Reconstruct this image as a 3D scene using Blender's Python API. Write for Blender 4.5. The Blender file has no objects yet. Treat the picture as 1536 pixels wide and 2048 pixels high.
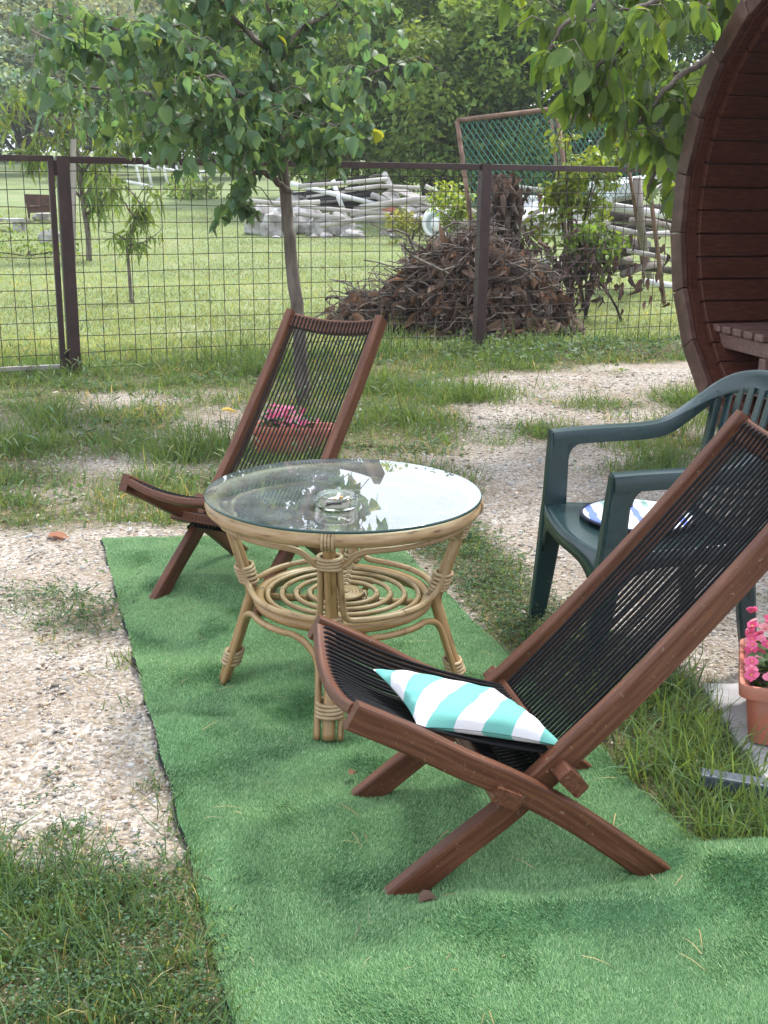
import bpy, math, random
import numpy as np
from mathutils import Matrix, Vector
rng = np.random.default_rng(7); random.seed(7)
PI = math.pi
scene = bpy.context.scene
C = scene.collection

# ------------------------------------------------------------------ camera
F_PX, PITCH, ROLL, CAM_H = 2325.0, math.radians(16.2), math.radians(0.83), 1.42
_f = np.array([0, math.cos(PITCH), -math.sin(PITCH)]); _r = np.array([1.0, 0, 0]); _u = np.cross(_r, _f)
AX_R = _r * math.cos(ROLL) + _u * math.sin(ROLL); AX_U = -_r * math.sin(ROLL) + _u * math.cos(ROLL); AX_F = _f
cam_d = bpy.data.cameras.new('camera'); cam = bpy.data.objects.new('camera', cam_d); C.objects.link(cam)
cam_d.sensor_fit = 'VERTICAL'; cam_d.sensor_height = 36.0; cam_d.sensor_width = 27.0
cam_d.lens = F_PX / 2048 * 36.0; cam_d.clip_start = 0.05; cam_d.clip_end = 2000
cam.matrix_world = Matrix(((AX_R[0], AX_U[0], -AX_F[0], 0), (AX_R[1], AX_U[1], -AX_F[1], 0),
                           (AX_R[2], AX_U[2], -AX_F[2], CAM_H), (0, 0, 0, 1)))
scene.camera = cam

# ------------------------------------------------------------------ sky, sun, exposure
SUN_EL, SUN_AZ = math.radians(58), math.radians(38)      # azimuth from +Y towards +X
world = bpy.data.worlds.new('World'); scene.world = world; world.use_nodes = True
nt = world.node_tree; nt.nodes.clear()
def N(t, typ, **kw):
    n = t.nodes.new(typ)
    for k, v in kw.items():
        if hasattr(n, k): setattr(n, k, v)
        else: n.inputs[k].default_value = v
    return n
sky = N(nt, 'ShaderNodeTexSky', sky_type='NISHITA'); sky.sun_disc = False
sky.sun_elevation = SUN_EL; sky.sun_rotation = SUN_AZ; sky.dust_density = 2.0; sky.air_density = 1.0; sky.ozone_density = 1.5
tc = N(nt, 'ShaderNodeTexCoord'); mp = N(nt, 'ShaderNodeMapping'); mp.inputs['Scale'].default_value = (1, 1, 2.6)
no = N(nt, 'ShaderNodeTexNoise'); no.inputs['Scale'].default_value = 2.3; no.inputs['Detail'].default_value = 8; no.inputs['Roughness'].default_value = 0.55
cr = N(nt, 'ShaderNodeValToRGB'); cr.color_ramp.elements[0].position = 0.36; cr.color_ramp.elements[1].position = 0.66
cr.color_ramp.elements[0].color = (.72, .72, .72, 1); cr.color_ramp.elements[1].color = (.97, .97, .97, 1)
mx = N(nt, 'ShaderNodeMix', data_type='RGBA'); bg = N(nt, 'ShaderNodeBackground'); ow = N(nt, 'ShaderNodeOutputWorld')
mx.inputs[7].default_value = (5.6, 6.05, 6.8, 1)
bg.inputs['Strength'].default_value = 0.10
L = nt.links.new
L(tc.outputs['Generated'], mp.inputs['Vector']); L(mp.outputs[0], no.inputs['Vector']); L(no.outputs['Fac'], cr.inputs[0])
L(cr.outputs['Color'], mx.inputs[0]); L(sky.outputs[0], mx.inputs[6]); L(mx.outputs[2], bg.inputs['Color']); L(bg.outputs[0], ow.inputs['Surface'])
sun_d = bpy.data.lights.new('sun', 'SUN'); sun_d.energy = 1.5; sun_d.angle = math.radians(10); sun_d.color = (1, .955, .88)
sun = bpy.data.objects.new('sun', sun_d); C.objects.link(sun)
sdir = Vector((math.cos(SUN_EL) * math.sin(SUN_AZ), math.cos(SUN_EL) * math.cos(SUN_AZ), math.sin(SUN_EL)))
sun.rotation_euler = sdir.to_track_quat('Z', 'Y').to_euler()
scene.view_settings.view_transform = 'Standard'; scene.view_settings.look = 'None'
scene.view_settings.gamma = 1.0; scene.view_settings.exposure = 1.78; scene.view_settings.use_curve_mapping = False
scene.render.engine = 'CYCLES'
scene.cycles.max_bounces = 8; scene.cycles.transparent_max_bounces = 12; scene.cycles.use_denoising = True
scene.cycles.caustics_reflective = False; scene.cycles.caustics_refractive = False
scene.cycles.sample_clamp_indirect = 6

# ------------------------------------------------------------------ pixel helpers (photo pixels 1536x2048)
def ray(px, py):
    return AX_F + (px - 768) / F_PX * AX_R - (py - 1024) / F_PX * AX_U
def at(px, py, Y):
    d = ray(px, py); s = Y / d[1]; return np.array([0, 0, CAM_H]) + d * s
def gz(px, py, z=0.0):
    d = ray(px, py); s = (z - CAM_H) / d[2]; return np.array([0, 0, CAM_H]) + d * s
def terrain(x, y):
    y = np.asarray(y, float)
    a = np.clip(y - 17, 0, 28); b = np.clip(y - 45, 0, 60)
    return 0.042 * a * a / (a + 3.0) + 0.03 * b
def gp(px, py):                       # pixel to the terrain
    lo, hi = 1.0, 140.0
    f = lambda Y: (lambda p: p[2] - float(terrain(p[0], p[1])))(at(px, py, Y))
    for _ in range(50):
        m = (lo + hi) / 2
        if f(m) > 0: lo = m
        else: hi = m
    return at(px, py, lo)

# ------------------------------------------------------------------ mesh helpers
class MB:
    def __init__(s): s.v = []; s.f = []; s.n = 0
    def add(s, V, Fs):
        s.v.append(np.asarray(V, float).reshape(-1, 3)); k = s.n
        s.f.extend([tuple(i + k for i in q) for q in Fs]); s.n += len(s.v[-1]); return s
def link(o, parent=None):
    C.objects.link(o)
    if parent is not None: o.parent = parent
    return o
def tag(o, label=None, cat=None, group=None, kind=None):
    if label: o['label'] = label
    if cat: o['category'] = cat
    if group: o['group'] = group
    if kind: o['kind'] = kind
    return o
def mesh_mb(name, mb, mat, smooth=False):
    me = bpy.data.meshes.new(name)
    V = np.concatenate(mb.v) if mb.v else np.zeros((0, 3))
    me.from_pydata(V.tolist(), [], mb.f); me.materials.append(mat)
    if smooth: me.polygons.foreach_set('use_smooth', [True] * len(me.polygons))
    if getattr(mb, 'g', None):
        a = me.attributes.new('grain', 'FLOAT_VECTOR', 'POINT'); a.data.foreach_set('vector', np.concatenate(mb.g).astype(np.float32).ravel())
    me.update(); return me
def grain(mb, path, prof):
    P = np.asarray(path, float); s_ = np.concatenate([[0], np.cumsum(np.linalg.norm(np.diff(P, axis=0), axis=1))]) + rng.uniform(0, 9)
    n, m = len(P), len(prof); g = np.zeros((n, m, 3)); g[..., 0] = s_[:, None]; g[..., 1:] = np.asarray(prof)[None] + rng.uniform(-1, 1, 2)
    mb.g = getattr(mb, 'g', []) + [g.reshape(-1, 3)]; return mb
def gsweep(mb, path, prof, up, **kw): mb.add(*sweep(path, prof, up, **kw)); return grain(mb, path, prof)
def gtube(mb, path, r, n=8, closed=False, scale=None): mb.add(*tube(path, r, n, closed, scale)); return grain(mb, path, circ(r if scale is None else float(np.mean(scale)) * r, n))
def obj(name, mb, mat, parent=None, smooth=False, loc=None, rotz=None):
    me = mb if isinstance(mb, bpy.types.Mesh) else mesh_mb(name, mb, mat, smooth)
    o = bpy.data.objects.new(name, me); link(o, parent)
    if loc is not None: o.location = tuple(float(t) for t in loc)
    if rotz is not None: o.rotation_euler = (0, 0, rotz)
    return o
def thing(name, label, cat, loc=(0, 0, 0), rotz=0.0, group=None):
    o = bpy.data.objects.new(name, None); link(o); o.empty_display_size = .1
    o.location = tuple(float(t) for t in loc); o.rotation_euler = (0, 0, rotz); return tag(o, label, cat, group)
def fast_mesh(name, V, T, mat, tint=None, smooth=False):
    """V (n,3), T (m,3) triangles, tint (n,3) colour variation"""
    me = bpy.data.meshes.new(name); n, m = len(V), len(T)
    me.vertices.add(n); me.vertices.foreach_set('co', np.ascontiguousarray(V, dtype=np.float32).ravel())
    me.loops.add(m * 3); me.loops.foreach_set('vertex_index', np.ascontiguousarray(T, dtype=np.int32).ravel())
    me.polygons.add(m); me.polygons.foreach_set('loop_start', np.arange(0, m * 3, 3, dtype=np.int32))
    me.polygons.foreach_set('loop_total', np.full(m, 3, dtype=np.int32))
    if smooth: me.polygons.foreach_set('use_smooth', np.ones(m, dtype=bool))
    if tint is not None:
        a = me.color_attributes.new('tint', 'FLOAT_COLOR', 'POINT')
        a.data.foreach_set('color', np.concatenate([tint, np.ones((n, 1))], 1).astype(np.float32).ravel())
    me.materials.append(mat); me.update(calc_edges=True); me.validate(); return me
def replicate(tV, tT, pos, R, s):
    """copies of a template: R (n,3,3), s (n,) or (n,3)"""
    n = len(pos); s = np.asarray(s, float)
    if s.ndim == 1: s = np.repeat(s[:, None], 3, 1)
    loc = tV[None] * s[:, None, :]
    V = np.einsum('nij,nkj->nki', R, loc) + pos[:, None, :]
    T = tT[None] + (np.arange(n) * len(tV))[:, None, None]
    return V.reshape(-1, 3), T.reshape(-1, 3)
def rotm(yaw, pitch, roll):
    """local X forward, Z normal: Rz(yaw) Ry(-pitch) Rx(roll)"""
    cy, sy, cp, sp, cr_, sr = np.cos(yaw), np.sin(yaw), np.cos(pitch), np.sin(pitch), np.cos(roll), np.sin(roll)
    z, o = np.zeros_like(yaw), np.ones_like(yaw)
    Rz = np.stack([np.stack([cy, -sy, z], -1), np.stack([sy, cy, z], -1), np.stack([z, z, o], -1)], -2)
    Ry = np.stack([np.stack([cp, z, -sp], -1), np.stack([z, o, z], -1), np.stack([sp, z, cp], -1)], -2)
    Rx = np.stack([np.stack([o, z, z], -1), np.stack([z, cr_, -sr], -1), np.stack([z, sr, cr_], -1)], -2)
    return Rz @ Ry @ Rx
def cat_meshes(parts):
    Vs, Ts, Cs, k = [], [], [], 0
    for V, T, c in parts:
        Vs.append(V); Ts.append(T + k); Cs.append(c); k += len(V)
    return np.concatenate(Vs), np.concatenate(Ts), np.concatenate(Cs)
def vtint(n_items, per, cols): return np.repeat(cols, per, 0)
def smooth_path(P, k=6):
    P = np.asarray(P, float); out = []
    for i in range(len(P) - 1):
        p0 = P[max(i - 1, 0)]; p1 = P[i]; p2 = P[i + 1]; p3 = P[min(i + 2, len(P) - 1)]
        for j in range(k):
            t = j / k
            out.append(.5 * ((2 * p1) + (-p0 + p2) * t + (2 * p0 - 5 * p1 + 4 * p2 - p3) * t * t + (-p0 + 3 * p1 - 3 * p2 + p3) * t ** 3))
    out.append(P[-1]); return np.array(out)
def sweep(path, prof, up, closed=False, cap=True, scale=None, cut0=None, cut1=None):
    """profile (m,2): x along side vector, y along 'up'-ish; up: vector or per-point array"""
    P = np.asarray(path, float); n = len(P); prof = np.asarray(prof, float); m = len(prof)
    if closed: T = np.roll(P, -1, 0) - np.roll(P, 1, 0)
    else:
        T = np.empty_like(P); T[1:-1] = P[2:] - P[:-2]; T[0] = P[1] - P[0]; T[-1] = P[-1] - P[-2]
    T /= np.linalg.norm(T, axis=1, keepdims=True) + 1e-12
    up = np.asarray(up, float)
    if up.ndim == 1: up = np.repeat(up[None], n, 0)
    S = np.cross(T, up); S /= np.linalg.norm(S, axis=1, keepdims=True) + 1e-12
    U = np.cross(S, T)
    sc = np.ones((n, 2)) if scale is None else np.asarray(scale, float).reshape(n, -1) * np.ones((n, 2))
    V = P[:, None] + prof[None, :, 0:1] * sc[:, None, 0:1] * S[:, None] + prof[None, :, 1:2] * sc[:, None, 1:2] * U[:, None]
    if cut0 is not None: V[0] += T[0] * ((cut0 - V[0][:, 2]) / T[0][2])[:, None]
    if cut1 is not None: V[-1] += T[-1] * ((cut1 - V[-1][:, 2]) / T[-1][2])[:, None]
    Fs = []
    for i in range(n if closed else n - 1):
        a, b = i * m, ((i + 1) % n) * m
        for j in range(m): Fs.append((a + j, a + (j + 1) % m, b + (j + 1) % m, b + j))
    if cap and not closed:
        Fs.append(tuple(range(m - 1, -1, -1))); Fs.append(tuple(range((n - 1) * m, n * m)))
    return V.reshape(-1, 3), Fs
def circ(r, n=8): a = np.arange(n) / n * 2 * PI; return np.stack([r * np.cos(a), r * np.sin(a)], -1)
def rrect(w, h, r=.006):
    out = []
    for cx, cy, a0 in ((w/2-r, h/2-r, 0), (-w/2+r, h/2-r, PI/2), (-w/2+r, -h/2+r, PI), (w/2-r, -h/2+r, 1.5*PI)):
        for k in range(3): a = a0 + k * PI / 4; out.append((cx + r * math.cos(a), cy + r * math.sin(a)))
    return np.array(out)
def tube(path, r, n=8, closed=False, scale=None):
    P = np.asarray(path, float); d = P[-1] - P[0] if not closed else np.array([0, 0, 1.])
    up = np.array([0.0137, 0.0211, 1]) if abs(d[2]) < .9 * np.linalg.norm(d) or closed else np.array([0.03, 1, 0.02])
    return sweep(P, circ(r, n), up, closed, scale=scale)
def boxv(cx, cy, cz, sx, sy, sz):
    V = [(cx + a * sx / 2, cy + b * sy / 2, cz + c * sz / 2) for a in (-1, 1) for b in (-1, 1) for c in (-1, 1)]
    return np.array(V), [(0, 1, 3, 2), (4, 6, 7, 5), (0, 4, 5, 1), (2, 3, 7, 6), (0, 2, 6, 4), (1, 5, 7, 3)]
def lathe(prof, n=32):
    prof = np.asarray(prof, float); m = len(prof); a = np.arange(n) / n * 2 * PI
    V = np.stack([prof[None, :, 0] * np.cos(a)[:, None], prof[None, :, 0] * np.sin(a)[:, None], np.repeat(prof[None, :, 1], n, 0)], -1)
    Fs = []
    for i in range(n):
        for j in range(m - 1): Fs.append((i*m+j, ((i+1) % n)*m+j, ((i+1) % n)*m+j+1, i*m+j+1))
    return V.reshape(-1, 3), Fs
def ringpath(r, z, n=64, cx=0, cy=0): a = np.arange(n) / n * 2 * PI; return np.stack([cx + r*np.cos(a), cy + r*np.sin(a), z + 0*a], -1)
_lat = {}
def vnoise(x, y, sc, seed=0):
    if seed not in _lat: _lat[seed] = np.random.default_rng(seed + 100).random((256, 256))
    g = _lat[seed]; x = np.asarray(x, float) / sc + 1000; y = np.asarray(y, float) / sc + 1000
    xi = np.floor(x).astype(int); yi = np.floor(y).astype(int); fx = x - xi; fy = y - yi
    fx = fx*fx*(3-2*fx); fy = fy*fy*(3-2*fy); a = lambda i, j: g[(xi+i) % 256, (yi+j) % 256]
    return (a(0,0)*(1-fx)+a(1,0)*fx)*(1-fy)+(a(0,1)*(1-fx)+a(1,1)*fx)*fy
def sstep(a, b, x): t = np.clip((np.asarray(x, float) - a) / (b - a), 0, 1); return t*t*(3-2*t)
def copy_tree(o, parent=None):
    c = o.copy(); link(c, parent)
    for ch in o.children: copy_tree(ch, c)
    return c

# ------------------------------------------------------------------ materials
def principled(name, col=(.5, .5, .5), rough=.6, **kw):
    m = bpy.data.materials.new(name); m.use_nodes = True; b = m.node_tree.nodes['Principled BSDF']
    b.inputs['Base Color'].default_value = (*col, 1); b.inputs['Roughness'].default_value = rough
    for k, v in kw.items(): b.inputs[k.replace('_', ' ')].default_value = v
    return m, m.node_tree, b
def noisy(name, stops, scale=8, stretch=(1, 1, 1), rough=.6, bump=0.0, bscale=None, detail=6, coord='Object', spec=.5, rvar=0, dist=0.0):
    """colour from noise through a ramp; bump from a second noise"""
    m, t, b = principled(name, stops[0][1], rough); Lk = t.links.new
    tcn = N(t, 'ShaderNodeTexCoord'); mpn = N(t, 'ShaderNodeMapping'); mpn.inputs['Scale'].default_value = stretch
    oi = N(t, 'ShaderNodeObjectInfo'); ad = N(t, 'ShaderNodeVectorMath', operation='MULTIPLY_ADD')
    ad.inputs[1].default_value = (7, 13, 5)
    if coord == 'grain': tcn = N(t, 'ShaderNodeAttribute', attribute_name='grain'); coord = 'Vector'
    Lk(oi.outputs['Random'], ad.inputs[0]); Lk(tcn.outputs[coord], ad.inputs[2]); Lk(ad.outputs[0], mpn.inputs['Vector'])
    nn = N(t, 'ShaderNodeTexNoise'); nn.inputs['Scale'].default_value = scale; nn.inputs['Detail'].default_value = detail; nn.inputs['Distortion'].default_value = dist
    rp = N(t, 'ShaderNodeValToRGB'); el = rp.color_ramp.elements
    while len(el) < len(stops): el.new(.5)
    for e, (p, c) in zip(el, stops): e.position = p; e.color = (*c, 1)
    Lk(mpn.outputs[0], nn.inputs['Vector']); Lk(nn.outputs['Fac'], rp.inputs[0]); Lk(rp.outputs[0], b.inputs['Base Color'])
    b.inputs['Specular IOR Level'].default_value = spec
    if rvar:
        mr = N(t, 'ShaderNodeMapRange'); mr.inputs[3].default_value = rough - rvar; mr.inputs[4].default_value = rough + rvar
        Lk(nn.outputs['Fac'], mr.inputs[0]); Lk(mr.outputs[0], b.inputs['Roughness'])
    if bump:
        n2 = N(t, 'ShaderNodeTexNoise'); n2.inputs['Scale'].default_value = bscale or scale * 2; n2.inputs['Detail'].default_value = 5
        bp = N(t, 'ShaderNodeBump'); bp.inputs['Strength'].default_value = bump; bp.inputs['Distance'].default_value = .01
        Lk(mpn.outputs[0], n2.inputs['Vector']); Lk(n2.outputs['Fac'], bp.inputs['Height']); Lk(bp.outputs[0], b.inputs['Normal'])
    return m
def leafmat(name, col, trans=.35, rough=.45, spec=.4, tcol=None):
    """leaf: tint attribute times colour, with light passing through"""
    m, t, b = principled(name, col, rough); Lk = t.links.new; b.inputs['Specular IOR Level'].default_value = spec
    at_ = N(t, 'ShaderNodeAttribute', attribute_name='tint'); oi = N(t, 'ShaderNodeObjectInfo')
    mu = N(t, 'ShaderNodeMix', data_type='RGBA', blend_type='MULTIPLY'); mu.inputs[0].default_value = 1
    mu.inputs[6].default_value = (*col, 1); Lk(at_.outputs['Color'], mu.inputs[7]); Lk(mu.outputs[2], b.inputs['Base Color'])
    tr = N(t, 'ShaderNodeBsdfTranslucent'); mu2 = N(t, 'ShaderNodeMix', data_type='RGBA', blend_type='MULTIPLY'); mu2.inputs[0].default_value = 1
    mu2.inputs[6].default_value = (*(tcol or tuple(min(1, c * k) for c, k in zip(col, (1.9, 1.7, .8)))), 1)
    Lk(at_.outputs['Color'], mu2.inputs[7]); Lk(mu2.outputs[2], tr.inputs['Color'])
    ms = N(t, 'ShaderNodeMixShader'); ms.inputs[0].default_value = trans
    out = t.nodes['Material Output']; Lk(b.outputs[0], ms.inputs[1]); Lk(tr.outputs[0], ms.inputs[2]); Lk(ms.outputs[0], out.inputs['Surface'])
    return m
M = {}
WOOD = [(.22, (.048, .0155, .0075)), (.5, (.096, .035, .017)), (.8, (.165, .069, .036))]
M['wood'] = noisy('stained_eucalyptus', WOOD, 7, (1.0, 16, 16), .46, .10, 40, spec=.3, rvar=.1, coord='grain', detail=8)
def flecks(m, col, lo=.70, hi=.74, scale=70, amt=.7):
    t = m.node_tree; b = t.nodes['Principled BSDF']; src = b.inputs['Base Color'].links[0].from_socket; tcn = N(t, 'ShaderNodeTexCoord'); nz = N(t, 'ShaderNodeTexNoise'); nz.inputs['Scale'].default_value = scale; nz.inputs['Detail'].default_value = 3
    mr = N(t, 'ShaderNodeMapRange'); mr.inputs[1].default_value = lo; mr.inputs[2].default_value = hi; mr.inputs[4].default_value = amt; mxn = N(t, 'ShaderNodeMix', data_type='RGBA'); mxn.inputs[7].default_value = (*col, 1)
    t.links.new(tcn.outputs['Object'], nz.inputs['Vector']); t.links.new(nz.outputs['Fac'], mr.inputs[0]); t.links.new(mr.outputs[0], mxn.inputs[0]); t.links.new(src, mxn.inputs[6]); t.links.new(mxn.outputs[2], b.inputs['Base Color'])
flecks(M['wood'], (.30, .22, .17), .66, .74, 120, .45)
M['wood_v'] = M['wood']
M['rope'] = noisy('black_cord', [(.3, (.005, .005, .006)), (.8, (.013, .013, .015))], 220, (1, 1, 1), .8, .4, 500, spec=.2)
M['rattan'] = noisy('rattan_cane', [(.27, (.085, .05, .024)), (.40, (.29, .18, .082)), (.68, (.385, .262, .138)), (.9, (.45, .345, .225))], 9, (1.6, 9, 9), .42, .1, 30, spec=.5, rvar=.12, coord='grain')
M['rattan_pole'] = noisy('rattan_pole', [(.25, (.10, .055, .022)), (.42, (.29, .17, .068)), (.75, (.385, .25, .115))], 7, (1.4, 10, 10), .36, .08, 30, spec=.5, rvar=.1, coord='grain')
M['binding'] = noisy('rattan_binding', [(.2, (.20, .125, .06)), (.5, (.36, .25, .135)), (.8, (.46, .345, .21))], 30, (1, 1, 3), .5, .15, 80)
M['plastic'] = noisy('dark_green_plastic', [(.3, (.010, .028, .030)), (.7, (.015, .039, .041))], 4, (1, 1, 1), .26, .02, 200, spec=.5, rvar=.08)
M['terracotta'] = (lambda q: (flecks(q, (.30, .22, .17), .5, .75, 7, .6), q)[1])(noisy('terracotta_plastic', [(.3, (.36, .105, .065)), (.7, (.46, .15, .095))], 6, (1, 1, 1), .5, .03, 80))
M['soil'] = noisy('potting_soil', [(.3, (.018, .012, .009)), (.7, (.06, .042, .03))], 60, rough=.95, bump=1, bscale=90)
M['fence'] = noisy('maroon_painted_steel', [(.3, (.030, .014, .014)), (.6, (.046, .021, .020)), (.85, (.085, .045, .035))], 14, (1, 1, .5), .5, .12, 60)
M['wire'] = noisy('dark_rusted_wire', [(.3, (.022, .015, .013)), (.7, (.06, .04, .032))], 30, rough=.7)
M['bark'] = noisy('grey_brown_bark', [(.3, (.06, .046, .037)), (.55, (.15, .12, .098)), (.8, (.27, .235, .20))], 18, (1, 1, .35), .9, .8, 40)
M['bark_dark'] = noisy('dark_bark', [(.3, (.02, .015, .012)), (.7, (.065, .05, .04))], 10, (1, 1, .3), .95, .7, 20)
M['grey_wood'] = noisy('weathered_grey_wood', [(.3, (.16, .13, .11)), (.7, (.33, .29, .26))], 10, (1, 1, .1), .9, .3, 30)
M['concrete'] = noisy('concrete_slab', [(.25, (.26, .25, .25)), (.5, (.40, .39, .39)), (.8, (.52, .51, .50))], 5, rough=.9, bump=.25, bscale=90, detail=9)
M['metal'] = noisy('blue_grey_metal', [(.3, (.045, .06, .082)), (.7, (.07, .09, .12))], 6, rough=.38, bump=.03, bscale=90)
M['rock'] = noisy('pale_stone', [(.3, (.13, .115, .105)), (.5, (.34, .32, .305)), (.75, (.60, .59, .58))], 3.5, rough=.95, bump=1.0, bscale=7, detail=10)
M['pipe'] = noisy('white_pipe', [(.3, (.55, .55, .55)), (.7, (.78, .78, .78))], 3, rough=.6)
M['black_plank'] = noisy('tarred_timber', [(.3, (.012, .011, .012)), (.7, (.05, .046, .044))], 5, (1, 1, 1), .8, .3, 20)
M['old_board'] = noisy('bleached_board', [(.3, (.25, .22, .20)), (.7, (.52, .49, .46))], 6, (.3, 1, 1), .85, .3, 20)
M['rust'] = noisy('rusty_steel', [(.3, (.035, .015, .011)), (.6, (.085, .034, .022)), (.85, (.17, .075, .04))], 8, rough=.8, bump=.3, bscale=30)
M['rust_pipe'] = noisy('rusty_pipe', [(.3, (.10, .055, .035)), (.7, (.25, .155, .105))], 12, rough=.8)
M['chain'] = noisy('green_coated_wire', [(.3, (.03, .15, .11)), (.7, (.07, .26, .20))], 8, rough=.6)
M['net'] = noisy('dark_green_shade_net', [(.3, (.004, .022, .018)), (.7, (.008, .045, .036))], 5, rough=.9)
M['sheet'] = noisy('white_sheet', [(.3, (.55, .56, .58)), (.7, (.82, .82, .83))], 3, rough=.6, bump=.2, bscale=6)
BAR = [(.25, (.032, .0085, .005)), (.5, (.060, .0165, .0095)), (.8, (.105, .034, .020))]
M['stave'] = noisy('dark_red_stained_board', BAR, 5, (3, 3, 22), .45, .12, 50, spec=.22, rvar=.1)
M['rim'] = noisy('weathered_stained_rim', [(.25, (.036, .015, .011)), (.5, (.070, .030, .022)), (.8, (.14, .077, .062))], 4, (3, 3, 3), .45, .15, 50, spec=.35, rvar=.1)
M['bench'] = noisy('worn_bench_slat', [(.25, (.075, .035, .03)), (.55, (.14, .075, .062)), (.85, (.25, .17, .15))], 6, (1, 12, 12), .5, .15, 60)
M['petal'] = leafmat('pink_petal', (.80, .15, .33), .3, .6, .2, (.92, .28, .45))
M['pistil'] = principled('yellow_stamen', (.75, .5, .06), .7)[0]
M['begonia_leaf'] = leafmat('begonia_leaf', (.045, .10, .025), .25, .4, .35)
M['apricot_leaf'] = leafmat('apricot_leaf', (.105, .175, .085), .48, .45, .4)
M['walnut_leaf'] = leafmat('walnut_leaf', (.095, .170, .045), .52, .42, .42)
M['peach_leaf'] = leafmat('peach_leaf', (.13, .205, .055), .4, .45, .4)
M['hedge_leaf'] = leafmat('hedge_leaf', (.150, .238, .072), .45, .55, .25)
M['far_leaf'] = leafmat('glare_paled_leaf', (.27, .31, .20), .3, .6, .3)  # far leaves, with lens glare painted in as a paler colour
M['grass'] = leafmat('grass_blade', (.108, .178, .060), .38, .5, .3)
M['lawn_blade'] = leafmat('lawn_blade', (.235, .290, .140), .38, .6, .25)
M['weed'] = leafmat('weed_leaf', (.075, .135, .052), .35, .5, .3)
M['straw'] = leafmat('dry_straw', (.44, .33, .18), .2, .7, .2, (.5, .38, .2))
M['dry_leaf'] = leafmat('dry_brown_leaf', (.125, .088, .068), .2, .75, .2, (.17, .11, .075))
M['turf'] = leafmat('artificial_turf_blade', (.172, .345, .134), .15, .5, .4, (.18, .36, .12))
M['turf_base'] = noisy('artificial_turf_base', [(.3, (.035, .11, .038)), (.7, (.07, .185, .07))], 60, rough=.9, bump=.8, bscale=300)
M['backing'] = principled('black_turf_backing', (.012, .013, .013), .9)[0]
M['stone'] = leafmat('gravel_stone', (.50, .445, .39), 0.0, .85, .2)
def glassmat(name, tint, reflect=True):
    """thin pane: Schlick reflection of both faces on the upper sheet, plain tinted transparency on the lower"""
    m = bpy.data.materials.new(name); m.use_nodes = True; t = m.node_tree; t.nodes.clear(); Lk = t.links.new
    tp = N(t, 'ShaderNodeBsdfTransparent'); tp.inputs['Color'].default_value = (*tint, 1); out = N(t, 'ShaderNodeOutputMaterial')
    if not reflect: Lk(tp.outputs[0], out.inputs['Surface']); return m
    lw = N(t, 'ShaderNodeLayerWeight'); lw.inputs['Blend'].default_value = .5
    pw = N(t, 'ShaderNodeMath', operation='POWER'); pw.inputs[1].default_value = 5; Lk(lw.outputs['Facing'], pw.inputs[0])
    fa = N(t, 'ShaderNodeMath', operation='MULTIPLY_ADD'); fa.inputs[1].default_value = -.955; fa.inputs[2].default_value = .955; Lk(pw.outputs[0], fa.inputs[0])   # 1 - F
    p2 = N(t, 'ShaderNodeMath', operation='POWER'); p2.inputs[1].default_value = 2; Lk(fa.outputs[0], p2.inputs[0])
    gl = N(t, 'ShaderNodeBsdfGlossy'); gl.inputs['Roughness'].default_value = .0; gl.inputs['Color'].default_value = (1, 1, 1, 1)
    ms = N(t, 'ShaderNodeMixShader')
    Lk(p2.outputs[0], ms.inputs[0]); Lk(gl.outputs[0], ms.inputs[1]); Lk(tp.outputs[0], ms.inputs[2])
    df = N(t, 'ShaderNodeBsdfDiffuse'); df.inputs['Color'].default_value = (.58, .66, .72, 1); nz = N(t, 'ShaderNodeTexNoise'); nz.inputs['Scale'].default_value = 9; nz.inputs['Detail'].default_value = 8  # dust film; its bluish colour also paints in an even sky sheen
    tcn = N(t, 'ShaderNodeTexCoord'); Lk(tcn.outputs['Object'], nz.inputs['Vector']); mr = N(t, 'ShaderNodeMapRange'); mr.inputs[1].default_value = .35; mr.inputs[2].default_value = .7; mr.inputs[3].default_value = .05; mr.inputs[4].default_value = .13
    Lk(nz.outputs['Fac'], mr.inputs[0]); m2 = N(t, 'ShaderNodeMixShader'); Lk(mr.outputs[0], m2.inputs[0]); Lk(ms.outputs[0], m2.inputs[1]); Lk(df.outputs[0], m2.inputs[2]); Lk(m2.outputs[0], out.inputs['Surface'])
    return m
M['glass'] = glassmat('table_glass', (.84, .91, .89))
M['glass_under'] = glassmat('table_glass_underside', (.84, .91, .89), False)
M['glass_edge'] = principled('glass_edge', (.02, .055, .048), .12)[0]
mm, t_, b_ = principled('ashtray_glass', (.96, .97, .93), .03); b_.inputs['Transmission Weight'].default_value = 1; b_.inputs['IOR'].default_value = 1.45; M['ash_glass'] = mm
M['paper'] = principled('cigarette_paper', (.82, .80, .77), .8)[0]
M['filter'] = principled('cigarette_filter', (.62, .36, .14), .8)[0]
M['ash'] = principled('grey_ash', (.16, .155, .15), .95)[0]

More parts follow.
